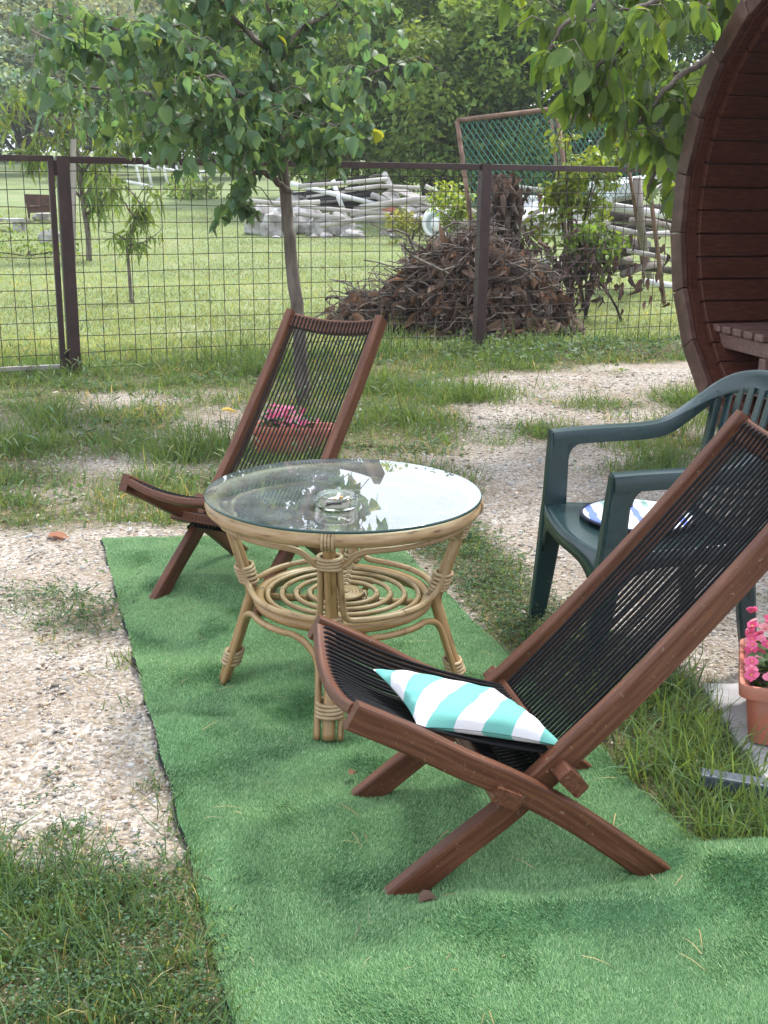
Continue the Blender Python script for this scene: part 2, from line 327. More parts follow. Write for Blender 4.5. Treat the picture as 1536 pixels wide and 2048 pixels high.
# ground: gravel and soil by the cover attribute
def ground_mat():
    m, t, b = principled('gravel_and_soil', (.4, .36, .3), .95); Lk = t.links.new; b.inputs['Specular IOR Level'].default_value = .15
    tcn = N(t, 'ShaderNodeTexCoord'); cov = N(t, 'ShaderNodeAttribute', attribute_name='tint')
    sp = N(t, 'ShaderNodeSeparateColor'); Lk(cov.outputs['Color'], sp.inputs[0])
    vo = N(t, 'ShaderNodeTexVoronoi'); vo.inputs['Scale'].default_value = 85; Lk(tcn.outputs['Object'], vo.inputs['Vector'])
    rp = N(t, 'ShaderNodeValToRGB'); e = rp.color_ramp.elements; e.new(.5)
    for q, (p, c) in zip(e, [(.1, (.21, .175, .14)), (.5, (.36, .31, .26)), (.9, (.50, .455, .41))]): q.position = p; q.color = (*c, 1)
    sc = N(t, 'ShaderNodeSeparateColor'); Lk(vo.outputs['Color'], sc.inputs[0]); Lk(sc.outputs[0], rp.inputs[0])
    n1 = N(t, 'ShaderNodeTexNoise'); n1.inputs['Scale'].default_value = 2.2; n1.inputs['Detail'].default_value = 9; Lk(tcn.outputs['Object'], n1.inputs['Vector'])
    r1 = N(t, 'ShaderNodeValToRGB'); r1.color_ramp.elements[0].position = .42; r1.color_ramp.elements[1].position = .68
    Lk(n1.outputs['Fac'], r1.inputs[0])
    du = N(t, 'ShaderNodeMix', data_type='RGBA'); du.inputs[7].default_value = (.235, .18, .13, 1); Lk(rp.outputs[0], du.inputs[6])
    ml = N(t, 'ShaderNodeMath', operation='MULTIPLY'); ml.inputs[1].default_value = .75; Lk(r1.outputs[0], ml.inputs[0]); Lk(ml.outputs[0], du.inputs[0])
    # soil under plants
    n2 = N(t, 'ShaderNodeTexNoise'); n2.inputs['Scale'].default_value = 26; n2.inputs['Detail'].default_value = 7; Lk(tcn.outputs['Object'], n2.inputs['Vector'])
    r2 = N(t, 'ShaderNodeValToRGB'); e2 = r2.color_ramp.elements; e2.new(.5)
    for q, (p, c) in zip(e2, [(.3, (.05, .045, .025)), (.5, (.10, .09, .045)), (.72, (.24, .20, .12))]): q.position = p; q.color = (*c, 1)
    Lk(n2.outputs['Fac'], r2.inputs[0])
    mg = N(t, 'ShaderNodeMix', data_type='RGBA'); Lk(sp.outputs[0], mg.inputs[0]); Lk(du.outputs[2], mg.inputs[6]); Lk(r2.outputs[0], mg.inputs[7])
    # mown lawn
    n3 = N(t, 'ShaderNodeTexNoise'); n3.inputs['Scale'].default_value = .9; n3.inputs['Detail'].default_value = 12; n3.inputs['Roughness'].default_value = .72; Lk(tcn.outputs['Object'], n3.inputs['Vector'])
    r3 = N(t, 'ShaderNodeValToRGB'); e3 = r3.color_ramp.elements; e3.new(.5)
    for q, (p, c) in zip(e3, [(.32, (.15, .20, .07)), (.52, (.215, .262, .128)), (.72, (.31, .30, .18))]): q.position = p; q.color = (*c, 1)
    Lk(n3.outputs['Fac'], r3.inputs[0])
    mw = N(t, 'ShaderNodeMix', data_type='RGBA'); Lk(sp.outputs[1], mw.inputs[0]); Lk(mg.outputs[2], mw.inputs[6]); Lk(r3.outputs[0], mw.inputs[7])
    Lk(mw.outputs[2], b.inputs['Base Color'])
    bp = N(t, 'ShaderNodeBump'); bp.inputs['Strength'].default_value = .6; bp.inputs['Distance'].default_value = .012; bp.invert = True
    Lk(vo.outputs['Distance'], bp.inputs['Height']); Lk(bp.outputs[0], b.inputs['Normal'])
    return m
M['ground'] = ground_mat()

# ------------------------------------------------------------------ where plants grow
FX0, FY0, FTH = -2.171, 8.457, 0.409
FC, FS = math.cos(FTH), math.sin(FTH)
def fence_d(x, y): return -(x - FX0) * FS + (y - FY0) * FC        # >0 beyond the fence
def blob(x, y, px, py, rx, ry, a=1.0):
    c = gz(px, py); return a * np.exp(-(((x - c[0]) / rx) ** 2 + ((y - c[1]) / ry) ** 2))
MAT_L = lambda y: -1.127 + (4.441 - y) * 0.3202
def MAT_R(y):
    y = np.asarray(y, float); r = .065 + (4.355 - y) * .3005
    return np.where(y > 2.235, r, np.where(y > 2.15, .702 + (2.235 - y) / .085 * .9, 1.602))
def on_mat(x, y, pad=0.0):
    y = np.asarray(y, float)
    return (x > MAT_L(y) + pad) & (x < MAT_R(y) - pad) & (y < 4.42 - pad) & (y > 1.0)
def cover(x, y):
    x = np.asarray(x, float); y = np.asarray(y, float)
    n = vnoise(x, y, .35, 1) * .6 + vnoise(x, y, .11, 2) * .4
    c = np.zeros_like(x)
    yb = 2.30 + .35 * (vnoise(x, y, .28, 3) - .5) + .12 * (vnoise(x, y, .08, 4) - .5)
    c = np.maximum(c, 1.0 * sstep(.10, -.10, y - yb) * sstep(0.3, -.1, x))                       # weeds front left
    for a in ((70, 1200, .30, .12, .72), (190, 1240, .20, .14, .8), (270, 1320, .09, .12, .55), (235, 1220, .06, .18, .6), (120, 1290, .2, .05, .4), (60, 1680, .3, .08, .5), (250, 1420, .12, .06, .35)):
        c = np.maximum(c, blob(x, y, *a))
    g = sstep(4.45, 4.75, y) * sstep(.55, .05, x - .05 * (y - 4.5))                         # grass left of the path
    for a in ((345, 880, .28, .4, .85), (470, 835, .3, .4, .75), (215, 930, .4, .25, .6), (150, 845, .5, .35, .5), (440, 860, .25, .5, .65), (60, 985, .4, .12, .6), (560, 780, .3, .5, .4), (300, 790, .4, .4, .45)):
        g = g * (1 - np.clip(blob(x, y, *a), 0, 1))
    c = np.maximum(c, g)
    c = np.maximum(c, .92 * sstep(3.0, 3.3, y) * sstep(5.1, 4.6, y) * sstep(.85, .6, x + .28 * (y - 3.4)) * sstep(.0, .08, x - (.065 + (4.355 - y) * .3005)))    # strip right of the mat
    c = np.maximum(c, 1.0 * sstep(3.35, 3.05, y) * sstep(.98, .86, x) * sstep(.4, .5, x + .3 * (y - 2.9)))      # strip by the slabs
    for a in ((940, 790, .38, .28, 1.0), (1180, 805, .5, .25, .9), (1100, 870, .25, .3, .9), (1330, 885, .35, .4, 1.0), (1290, 945, .25, .18, .9), (1385, 800, .3, .5, 1.0), (810, 850, .3, .6, .9), (900, 885, .3, .2, .6), (1000, 1290, .2, .3, .6), (760, 720, .6, .7, 1.0)):
        c = np.maximum(c, blob(x, y, *a))
    fd = fence_d(x, y)
    c = np.maximum(c, sstep(-1.25, -.75, fd))
    c = c * (1 - .9 * blob(x, y, 880, 925, .5, .16)) * (1 - .6 * blob(x, y, 250, 800, .5, .4))
    return np.clip(c * 1.25 + (n - .62) * 1.1, 0, 1)

# ------------------------------------------------------------------ ground (one sheet to the horizon)
def build_ground():
    xs = np.unique(np.concatenate([np.linspace(-400, -30, 16), np.linspace(-30, -6, 25), np.linspace(-6, 6, 161), np.linspace(6, 30, 25), np.linspace(30, 400, 16)]))
    ys = np.unique(np.concatenate([np.linspace(-60, 0, 10), np.linspace(0, 12, 181), np.linspace(12, 50, 77), np.linspace(50, 120, 30), np.linspace(120, 700, 12)]))
    X, Y = np.meshgrid(xs, ys); Z = terrain(X, Y)
    near = sstep(14, 9, Y)
    fd = fence_d(X, Y)
    Z = Z + near * ((vnoise(X, Y, .9, 5) - .5) * .035 * ~on_mat(X, Y, -.3) * sstep(-7, -3, -np.abs(X)))
    Z = Z - .03 * on_mat(X, Y, .06)
    V = np.stack([X, Y, Z], -1).reshape(-1, 3); w = len(xs)
    i = (np.arange(len(ys) - 1)[:, None] * w + np.arange(w - 1)[None]).ravel()
    T = np.concatenate([np.stack([i, i + 1, i + w + 1], -1), np.stack([i, i + w + 1, i + w], -1)])
    cov = cover(X.ravel(), Y.ravel()); lawn = sstep(.0, .5, fd.ravel())
    tint = np.stack([cov, lawn, 0 * cov], -1)
    me = fast_mesh('ground', V, T, M['ground'], tint, True)
    tag(obj('ground', me, None), kind='structure')
build_ground()

# leaf and blade templates
def blade(segs, w, h, bend, curl=.25):
    V, T = [], []
    for k in range(segs + 1):
        t = k / segs; ww = w * (1 - t ** 1.6) * (.75 + .5 * min(t * 3, 1) * .5); a = bend * t
        x = h * (math.sin(a) if bend == 0 else (1 - math.cos(a)) / bend); z = h * (t if bend == 0 else math.sin(a) / bend)
        if k < segs: V += [(x, -ww / 2, z), (x, ww / 2, z)]
        else: V.append((x, 0, z))
    for k in range(segs - 1): a = 2 * k; T += [(a, a + 1, a + 3), (a, a + 3, a + 2)]
    a = 2 * (segs - 1); T.append((a, a + 1, a + 2))
    return np.array(V), np.array(T)
BL2 = [blade(2, 1, 1, b) for b in (.4, 1.0, 1.6)]; BL = [blade(3, 1, 1, b) for b in (.3, .8, 1.3, 1.9)]          # unit blades: scale (h, w, h)
def scatter_blades(P, h, w, tint, lean=.35, heading=None, BL=BL):
    n = len(P); k = rng.integers(0, len(BL), n); parts = []
    for q in range(len(BL)):
        s = np.where(k == q)[0]
        if not len(s): continue
        yaw = rng.uniform(0, 2 * PI, len(s)) if heading is None else heading[s] + rng.normal(0, .5, len(s))
        R = rotm(yaw, rng.normal(0, lean, len(s)), rng.normal(0, lean, len(s)))
        V, T = replicate(BL[q][0], BL[q][1], P[s], R, np.stack([h[s], w[s], h[s]], -1))
        parts.append((V, T, np.repeat(tint[s], len(BL[q][0]), 0)))
    return cat_meshes(parts)
def leaf_tmpl(outline, fold=.18, droop=.15):
    """outline: (x, halfwidth) list; returns 3-column leaf along +X, length 1"""
    V, T = [], []
    for x, w in outline:
        z0 = -droop * x * x
        V += [(x, -w, z0 + fold * w), (x, 0, z0), (x, w, z0 + fold * w)]
    for i in range(len(outline) - 1):
        a = 3 * i
        for b in (0, 1): T += [(a + b, a + b + 1, a + b + 4), (a + b, a + b + 4, a + b + 3)]
    V = np.array(V); V[:, 2] += .02 * np.sin(V[:, 0] * 9 + V[:, 1] * 7); return V, np.array(T)
LEAF_OVATE = leaf_tmpl([(0, .02), (.08, .29), (.32, .42), (.66, .30), (.88, .11), (1, .0)], .25, .25)
LEAF_LONG = leaf_tmpl([(0, .01), (.15, .17), (.4, .25), (.65, .22), (.87, .10), (1, 0)], .25, .35)
LEAF_LANCE = leaf_tmpl([(0, .01), (.2, .085), (.5, .12), (.8, .07), (1, 0)], .5, .8)
LEAF_ROUND = leaf_tmpl([(0, .1), (.15, .38), (.45, .5), (.75, .42), (.93, .2), (1, .06)], .15, .1)
LEAF_SMALL = leaf_tmpl([(0, .02), (.38, .27), (1, 0)], .3, .3); LEAF_DISC = leaf_tmpl([(0, .12), (.5, .48), (1, .1)], .2, .15)
CARD = (np.array([(0, 0, 0), (.5, -.32, .05), (1, 0, -.08), (.5, .32, .05)]), np.array([(0, 1, 2), (0, 2, 3)]))
def tints(n, sat=.22, yellow=.0, base=(1, 1, 1)):
    b = rng.normal(1, sat, (n, 1)).clip(.45, 1.7); h = rng.normal(0, .10, (n, 1))
    c = b * np.concatenate([1 + h + yellow, np.ones((n, 1)), 1 - h - yellow * .5], 1) * np.array(base)
    return c.clip(.05, 2.5)

# ------------------------------------------------------------------ paved slabs
def build_pavement():
    base = MB(); base.add(*boxv(1.68, 2.44, .004, 1.5, 1.30, .012)); pv = obj('pavement', base, M['soil']); tag(pv, kind='structure')
    for i in range(3):
        for j in range(3):
            x0, y0 = .925 + i * .5, 1.80 + j * .43
            m = MB(); d = rng.uniform(-.004, .004); w, h = .488, .418; z = .03 + d
            V = [(0, 0, 0), (w, 0, 0), (w, h, 0), (0, h, 0), (0, 0, z - .006), (w, 0, z - .006), (w, h, z - .006), (0, h, z - .006),
                 (.006, .006, z), (w - .006, .006, z), (w - .006, h - .006, z), (.006, h - .006, z)]
            m.add(V, [(0, 1, 5, 4), (1, 2, 6, 5), (2, 3, 7, 6), (3, 0, 4, 7), (4, 5, 9, 8), (5, 6, 10, 9), (6, 7, 11, 10), (7, 4, 8, 11), (8, 9, 10, 11)])
            o = obj('slab', m, M['concrete'], pv, loc=(x0, y0, 0.001), rotz=rng.uniform(-.01, .01))
build_pavement()

# ------------------------------------------------------------------ artificial turf mat
FEET = []
for X_, Y_, t_ in ((.323, 2.343, 3.359), (-.454, 3.988, 4.245)):
    for u_, v_ in ((.30, .196), (.30, -.196), (-.205, .229), (-.205, -.229)): FEET.append((X_ + u_*math.cos(t_) - v_*math.sin(t_), Y_ + u_*math.sin(t_) + v_*math.cos(t_)))
for k_ in range(4): a_ = math.radians(-4) + k_ * PI / 2; FEET.append((-.1116 + .345 * math.cos(a_), 3.076 + .345 * math.sin(a_)))
def mat_z(x, y):
    x = np.asarray(x, float); y = np.asarray(y, float)
    t = (x - MAT_L(y))                                        # distance from the left edge
    wx = x + .10 * (vnoise(x, y, .35, 11) - .5); wy = y + .16 * (vnoise(x, y, .30, 12) - .5)
    z = .020 + 0 * x
    z = z + .013 * np.sin(wy * 17 + 3.0 * wx + .8) * sstep(1.0, .15, t) * sstep(2.3, 2.8, y) * sstep(4.45, 4.2, y)
    z = z + .008 * np.sin(wy * 10.5 - wx * 6.2 + 1.0) + .005 * np.sin(wx * 15 + wy * 6) * sstep(3.6, 2.6, y)
    z = z + .018 * (vnoise(x, y, .26, 9) - .5) + .010 * (vnoise(x, y, .11, 10) - .5)
    r = y - (2.10 + .22 * (x - .55))                          # fold running out behind the near chair's rear foot
    z = z + .052 * np.exp(-(r / .085) ** 2) * sstep(.45, .75, x)
    z = z + .042 * np.exp(-((y - 1.98 - .10 * (x - .2)) / .05) ** 2) * sstep(.0, .2, x) * sstep(.75, .5, x)
    z = z + .02 * np.exp(-((y - 2.42 + .25 * (x + .1)) / .09) ** 2) * sstep(.25, -.1, x)
    z = np.logaddexp(0, (z - .014) * 90) / 90 * .95 + .002
    for fx, fy in FEET:                                       # pressed flat under the furniture feet
        w = np.exp(-(((x - fx) ** 2 + (y - fy) ** 2) / .085 ** 2) ** 1.5); z = z * (1 - w) + .002 * w
    return z
def build_mat():
    nb, nt_ = 70, 200
    ts = np.concatenate([np.linspace(0, .32, 60), np.linspace(.32, .36, 24)[1:], np.linspace(.36, 1, 118)[1:]])
    ynear = 1.25
    def grid(pad, dz):
        V = []
        for t in ts:
            y = ynear + t * (4.42 - ynear)
            b = np.linspace(0, 1, nb); l = MAT_L(y) - pad; r = float(MAT_R(y)) + pad
            x = l + b * (r - l); yy = y - .07 * b * sstep(.8, 1, t)
            e = .006 * np.sin(y * 21) * (b < .02)
            V.append(np.stack([x + e, yy, mat_z(x, yy) + dz], -1))
        V = np.concatenate(V); i = (np.arange(len(ts) - 1)[:, None] * nb + np.arange(nb - 1)[None]).ravel()
        return V, np.concatenate([np.stack([i, i + 1, i + nb + 1], -1), np.stack([i, i + nb + 1, i + nb], -1)])
    V, T = grid(0, 0)
    root = obj('turf_mat', fast_mesh('turf_mat', V, T, M['turf_base'], None, True), None)
    tag(root, 'long strip of rumpled bright green artificial grass matting under the table and loungers', 'mat')
    V, T = grid(.006, -.007); obj('backing', fast_mesh('backing', V, T, M['backing'], None, True), None, root)
    n = 1200000
    y = rng.uniform(1.45, 4.42, n); y = 1.45 + (y - 1.45) ** 1.12 * (2.97 / 2.97 ** 1.12)
    x = rng.uniform(-1.15, 1.25, n)
    k = on_mat(x, y, -.004) & (x < .05 + .36 * y + .1)
    x, y = x[k], y[k]; n = len(x)
    yy = y
    P = np.stack([x, yy, mat_z(x, yy) - .002], -1)
    gx = (mat_z(x + .01, y) - mat_z(x - .01, y)) / .02; gy = (mat_z(x, y + .01) - mat_z(x, y - .01)) / .02
    nap = 1.9 + 3.4 * (vnoise(x, y, .24, 21) - .5) + 2.0 * (vnoise(x, y, .07, 22) - .5) + np.clip(gy, -.3, .3) * 2.5
    yaw = nap + rng.normal(0, .8, n)
    R = rotm(yaw, np.zeros(n), rng.normal(0, .3, n))
    tv = np.array([(0, -.5, 0), (0, .5, 0), (.85, 0, 1.0)]); tt = np.array([(0, 1, 2)])
    h = rng.uniform(.0055, .0095, n); w = rng.uniform(.0014, .0026, n)
    Vb, Tb = replicate(tv, tt, P, R, np.stack([h * rng.uniform(.6, 1.5, n), w, h], -1))
    kind = rng.random(n)
    col = np.where((kind < .14)[:, None], np.array([[2.1, 1.5, 1.9]]), np.where((kind < .6)[:, None], np.array([[1.15, 1.05, 1.15]]), np.array([[.7, .75, .65]])))
    col = col * rng.normal(1, .15, (n, 1)).clip(.6, 1.5)
    o = obj('pile', fast_mesh('pile', Vb, Tb, M['turf'], np.repeat(col, 3, 0)), None, root); o['kind'] = 'stuff'
build_mat()

# ------------------------------------------------------------------ barrel hut
def build_barrel():
    cx, cy, cz, Ro, Ri, th = 1.876, 5.24, 1.261, 1.211, 1.102, 1.287
    e = np.array([-math.cos(th), math.sin(th), 0]); ax = np.array([math.sin(th), math.cos(th), 0]); up = np.array([0, 0, 1.])
    O = np.array([cx, cy, cz])
    P = lambda a, r, d: O + r * (math.cos(a) * e + math.sin(a) * up) + d * ax
    root = thing('barrel_hut', 'big dark red wooden barrel hut lying on its side at the right', 'hut', (cx, cy, 0))
    inv = -np.array([cx, cy, 0.])
    NS, da, a0 = 24, 2 * PI / 24, .945
    def wedge(a1, a2, r1, r2, d1, d2):
        V = np.array([P(a, r, d) for a in (a1, a2) for r in (r1, r2) for d in (d1, d2)]) + inv
        return V, [(0, 1, 3, 2), (4, 6, 7, 5), (0, 4, 5, 1), (2, 3, 7, 6), (0, 2, 6, 4), (1, 5, 7, 3)]
    for k in range(NS):
        a1 = a0 - (k + 1) * da; a2 = a1 + da; g = .0025
        j = rng.uniform(-.004, .004)
        m = MB(); m.add(*wedge(a1 + g, a2 - g, Ri + .004 + j, Ro + j, -.032 + rng.uniform(-.003, .003), .0))
        o = obj('rim_board', m, M['rim'], root); bv = o.modifiers.new('b', 'BEVEL'); bv.width = .004; bv.segments = 2
        for rr in (.35, .7):
            for aa in (.2, .8):
                pass
    # two plies behind the trim, then the staves
    m = MB()
    for k in range(NS):
        a1 = a0 - (k + 1) * da
        m.add(*wedge(a1, a1 + da, Ri - .015, Ro - .03, .0015, .045))
    obj('hoop', m, M['stave'], root)
    NV = 56; dv = 2 * PI / NV
    for k in range(NV):
        a1 = k * dv; g = .0016
        m = MB(); j = rng.uniform(-.0015, .0015)
        r1, r2 = Ri - .055, Ri - .012
        # stave with a recessed tongue joint
        m.add(*wedge(a1 + g + .0022, a1 + dv - g - .0022, r1 + j, r2, .047, 2.6))
        o = obj('stave', m, M['stave'], root); bv = o.modifiers.new('b', 'BEVEL'); bv.width = .004; bv.segments = 1
    m = MB()
    for k in range(48): a1 = k * 2 * PI / 48; m.add(*wedge(a1, a1 + 2 * PI / 48, Ri - .011, Ro - .035, .046, 2.6))
    obj('outer_shell', m, M['stave'], root)
    m = MB()
    for i in range(20):
        z0 = -1.05 + i * .105
        hw = math.sqrt(max(.01, 1.05 ** 2 - (z0 + .05) ** 2)) - .02
        V = np.array([O + s * hw * e + (z0 + t * .1) * up + d * ax for s in (-1, 1) for t in (0, 1) for d in (1.5, 1.53)]) + inv
        m.add(V, boxv(0, 0, 0, 1, 1, 1)[1])
    obj('end_wall', m, M['stave'], root)
    m = MB()
    V = np.array([O + s * .62 * e + z * up + d * ax for s in (-1, 1) for z in (-.86, -.82) for d in (.05, 2.5)]) + inv
    m.add(V, boxv(0, 0, 0, 1, 1, 1)[1]); obj('floor', m, M['bench'], root)
    for d in (.35, 2.2):
        m = MB(); V = np.array([O + s * .55 * e + z * up + (d + q) * ax for s in (-1, 1) for z in (-1.27, -1.15) for q in (-.06, .06)]) + inv
        m.add(V, boxv(0, 0, 0, 1, 1, 1)[1]); obj('support', m, M['bench'], root)
    # bench along the far side
    bz = .695
    b = thing('slatted_bench', 'low slatted wooden bench inside the dark red barrel hut', 'bench', O * [1, 1, 0])
    for i in range(6):
        q = .955 - i * .098
        m = MB(); V = np.array([O + (q + s * .037) * e + (bz - cz + t) * up + d * ax for s in (-1, 1) for t in (-.038, 0) for d in (.075, 1.45)]) + inv
        m.add(V, boxv(0, 0, 0, 1, 1, 1)[1]); o = obj('slat', m, M['bench'], b); bv = o.modifiers.new('b', 'BEVEL'); bv.width = .009; bv.segments = 3
    for d in (.115, 1.35):
        m = MB(); V = np.array([O + q * e + (bz - cz + t) * up + (d + w) * ax for q in (.97, .40) for t in (-.115, -.040) for w in (-.018, .018)]) + inv
        m.add(V, boxv(0, 0, 0, 1, 1, 1)[1]); o = obj('apron', m, M['bench'], b); bv = o.modifiers.new('b', 'BEVEL'); bv.width = .004
        m = MB(); V = np.array([O + q * e + z * up + (d + .002 + w) * ax for q in (.40, .455) for z in (-.82, bz - cz - .117) for w in (-.03, .03)]) + inv
        m.add(V, boxv(0, 0, 0, 1, 1, 1)[1]); obj('leg', m, M['bench'], b)
build_barrel()

# ------------------------------------------------------------------ fence and gate
CELL = .1148
def FP(s, z, off=0.0): return np.array([FX0 + s * FC - off * FS, FY0 + s * FS + off * FC, z])
def bar(mb, p0, p1, w, h, up=(0, 0, 1), r=.003): mb.add(*sweep([p0, p1], rrect(w, h, r), up)); return mb
def build_fence():
    base = FP(0, 0)
    def panel(root, s0, s1, zt, zb, s_first, z_first):
        s = s_first; vm = MB(); vm.add(*tube([(0, 0, zb), (.0005, 0, (zb+zt)/2), (0, 0, zt)], .0031, 5)); vme = mesh_mb('wire', vm, M['wire'])
        while s < s1 - .01:
            p = FP(s, 0, .004); j = rng.normal(0, .006)
            o = obj('wire', vme, None, root, loc=p - base); o.rotation_euler = (rng.normal(0, .004), j, 0); s += CELL
        z = z_first
        while z > zb + .01:
            m = MB(); pts = []
            for q in np.linspace(s0, s1, 9): pts.append(FP(q, z + rng.normal(0, .0025), -.001) - base)
            m.add(*tube(pts, .0031, 5)); obj('wire', m, M['wire'], root); z -= CELL
    f = thing('mesh_fence', 'maroon steel and wire mesh fence running behind the yard', 'fence', base)
    zt = 1.51
    for s0, s1 in ((-.06, 3.163), (3.249, 6.45)):
        m = MB(); bar(m, FP(s0, zt - .024) - base, FP(s1, zt - .024) - base, .04, .046); obj('top_rail', m, M['fence'], f)
        panel(f, s0, s1, zt - .047, .02, s0 + .062, 1.409)
    for s, w in ((-.105, .088), (3.206, .084), (6.49, .084)):
        m = MB(); bar(m, FP(s, -.05) - base, FP(s, zt - (.0 if s < 3 else -.003)) - base, w, .085, (FC, FS, 0), .005); obj('post', m, M['fence'], f)
    g = thing('mesh_gate', 'maroon framed wire mesh gate leaf left of the thick post', 'gate', base)
    m = MB(); bar(m, FP(-.186, .035) - base, FP(-.186, zt + .002) - base, .044, .04, (FC, FS, 0)); obj('stile', m, M['fence'], g)
    m = MB(); bar(m, FP(-1.6, .035) - base, FP(-1.6, zt + .002) - base, .044, .04, (FC, FS, 0)); obj('stile', m, M['fence'], g)
    m = MB(); bar(m, FP(-1.577, zt - .018) - base, FP(-.209, zt - .018) - base, .038, .04); obj('top_rail', m, M['fence'], g)
    m = MB(); bar(m, FP(-1.577, .05) - base, FP(-.209, .05) - base, .036, .03); obj('bottom_rail', m, M['old_board'], g)
    panel(g, -1.577, -.209, zt - .04, .066, -1.52, 1.40)
    for z in (1.43, .12):
        m = MB(); bar(m, FP(-.158, z - .05) - base, FP(-.158, z + .05) - base, .012, .03, (FC, FS, 0)); obj('hinge', m, M['fence'], g)
build_fence()

# ------------------------------------------------------------------ trees
def limb(mb, pts, r0, r1, n=8, k=5, wob=.0):
    P = smooth_path(pts, k)
    if wob: P[1:-1] += rng.normal(0, wob, P[1:-1].shape)
    t = np.linspace(0, 1, len(P)); mb.add(*tube(P, 1.0, n, scale=r0 + (r1 - r0) * t)); return P
def leaves_on(root, tmpl, mat, pos, R, s, tint, n_parts=300, front_first=True):
    """the leaves that show largest are leaf objects, the rest one stuff part"""
    base = np.array(root.location); d = np.array(pos) - np.array([0, 0, CAM_H])
    zc = d @ AX_F; px = 768 + F_PX * (d @ AX_R) / zc; py = 1024 - F_PX * (d @ AX_U) / zc
    vis = (px > 0) & (px < 1536) & (py > 0) & (py < 2048)
    order = np.argsort(np.where(vis, zc / np.maximum(s, 1e-4), 1e9)); part = order[:n_parts][vis[order[:n_parts]]]
    rest = np.setdiff1d(np.arange(len(pos)), part)
    NT = 10; mes = []; wv = rng.uniform(.72, 1.12, len(pos)); cv = rng.uniform(.2, 2.4, len(pos))
    if len(part):
        grp = np.argsort(np.argsort(tint[part].sum(1))) * NT // len(part)
        for g in range(NT):
            sel = part[grp == g]; mes.append(fast_mesh('leaf', tmpl[0], tmpl[1], mat, np.repeat(np.mean(tint[sel], 0, keepdims=True), len(tmpl[0]), 0), True))
        for q, i in enumerate(part):
            o = bpy.data.objects.new('leaf', mes[grp[q]]); link(o, root)
            Mx = Matrix(R[i].tolist()).to_4x4() @ Matrix.Diagonal((s[i], s[i] * wv[i], s[i] * cv[i], 1)); Mx.translation = Vector((pos[i] - base).tolist()); o.matrix_local = Mx
    V, T = replicate(tmpl[0], tmpl[1], pos[rest] - base, R[rest], np.stack([s, s * wv, s * cv], -1)[rest])
    o = obj('crown', fast_mesh('crown', V, T, mat, np.repeat(tint[rest], len(tmpl[0]), 0), True), None, root); o['kind'] = 'stuff'
def twig_leaves(P, dens, reach, size, sj=.25, hang=.5, droop=-.5):
    """leaves along short twigs leaving the branch path P; returns pos, R, s and twig paths"""
    pos, yaw, pit, s, tw = [], [], [], [], []
    L_ = np.linalg.norm(np.diff(P, axis=0), axis=1); tot = L_.sum(); n = max(2, int(tot * dens))
    for i in range(n):
        k = rng.integers(0, len(P)); d = rng.normal(0, 1, 3); d[2] = d[2] * .6 - .05; d /= np.linalg.norm(d)
        ln = reach * rng.uniform(.35, 1); p0 = P[k]; p1 = p0 + d * ln * .6 + np.array([0, 0, .05 * ln]); p2 = p0 + d * ln + np.array([0, 0, -hang * ln * .5])
        tw.append(np.array([p0, p1, p2])); nl = rng.integers(5, 10)
        for t in np.linspace(.2, 1, nl):
            b = (1-t)**2 * p0 + 2*t*(1-t)*p1 + t*t*p2
            a = rng.uniform(0, 2 * PI); pos.append(b + rng.normal(0, .012, 3)); yaw.append(a); pit.append(rng.normal(droop, .38)); s.append(size * rng.uniform(1 - sj * 1.6, 1 + sj))
    return np.array(pos), rotm(np.array(yaw), np.array(pit), rng.normal(0, .45, len(yaw))), np.array(s), tw

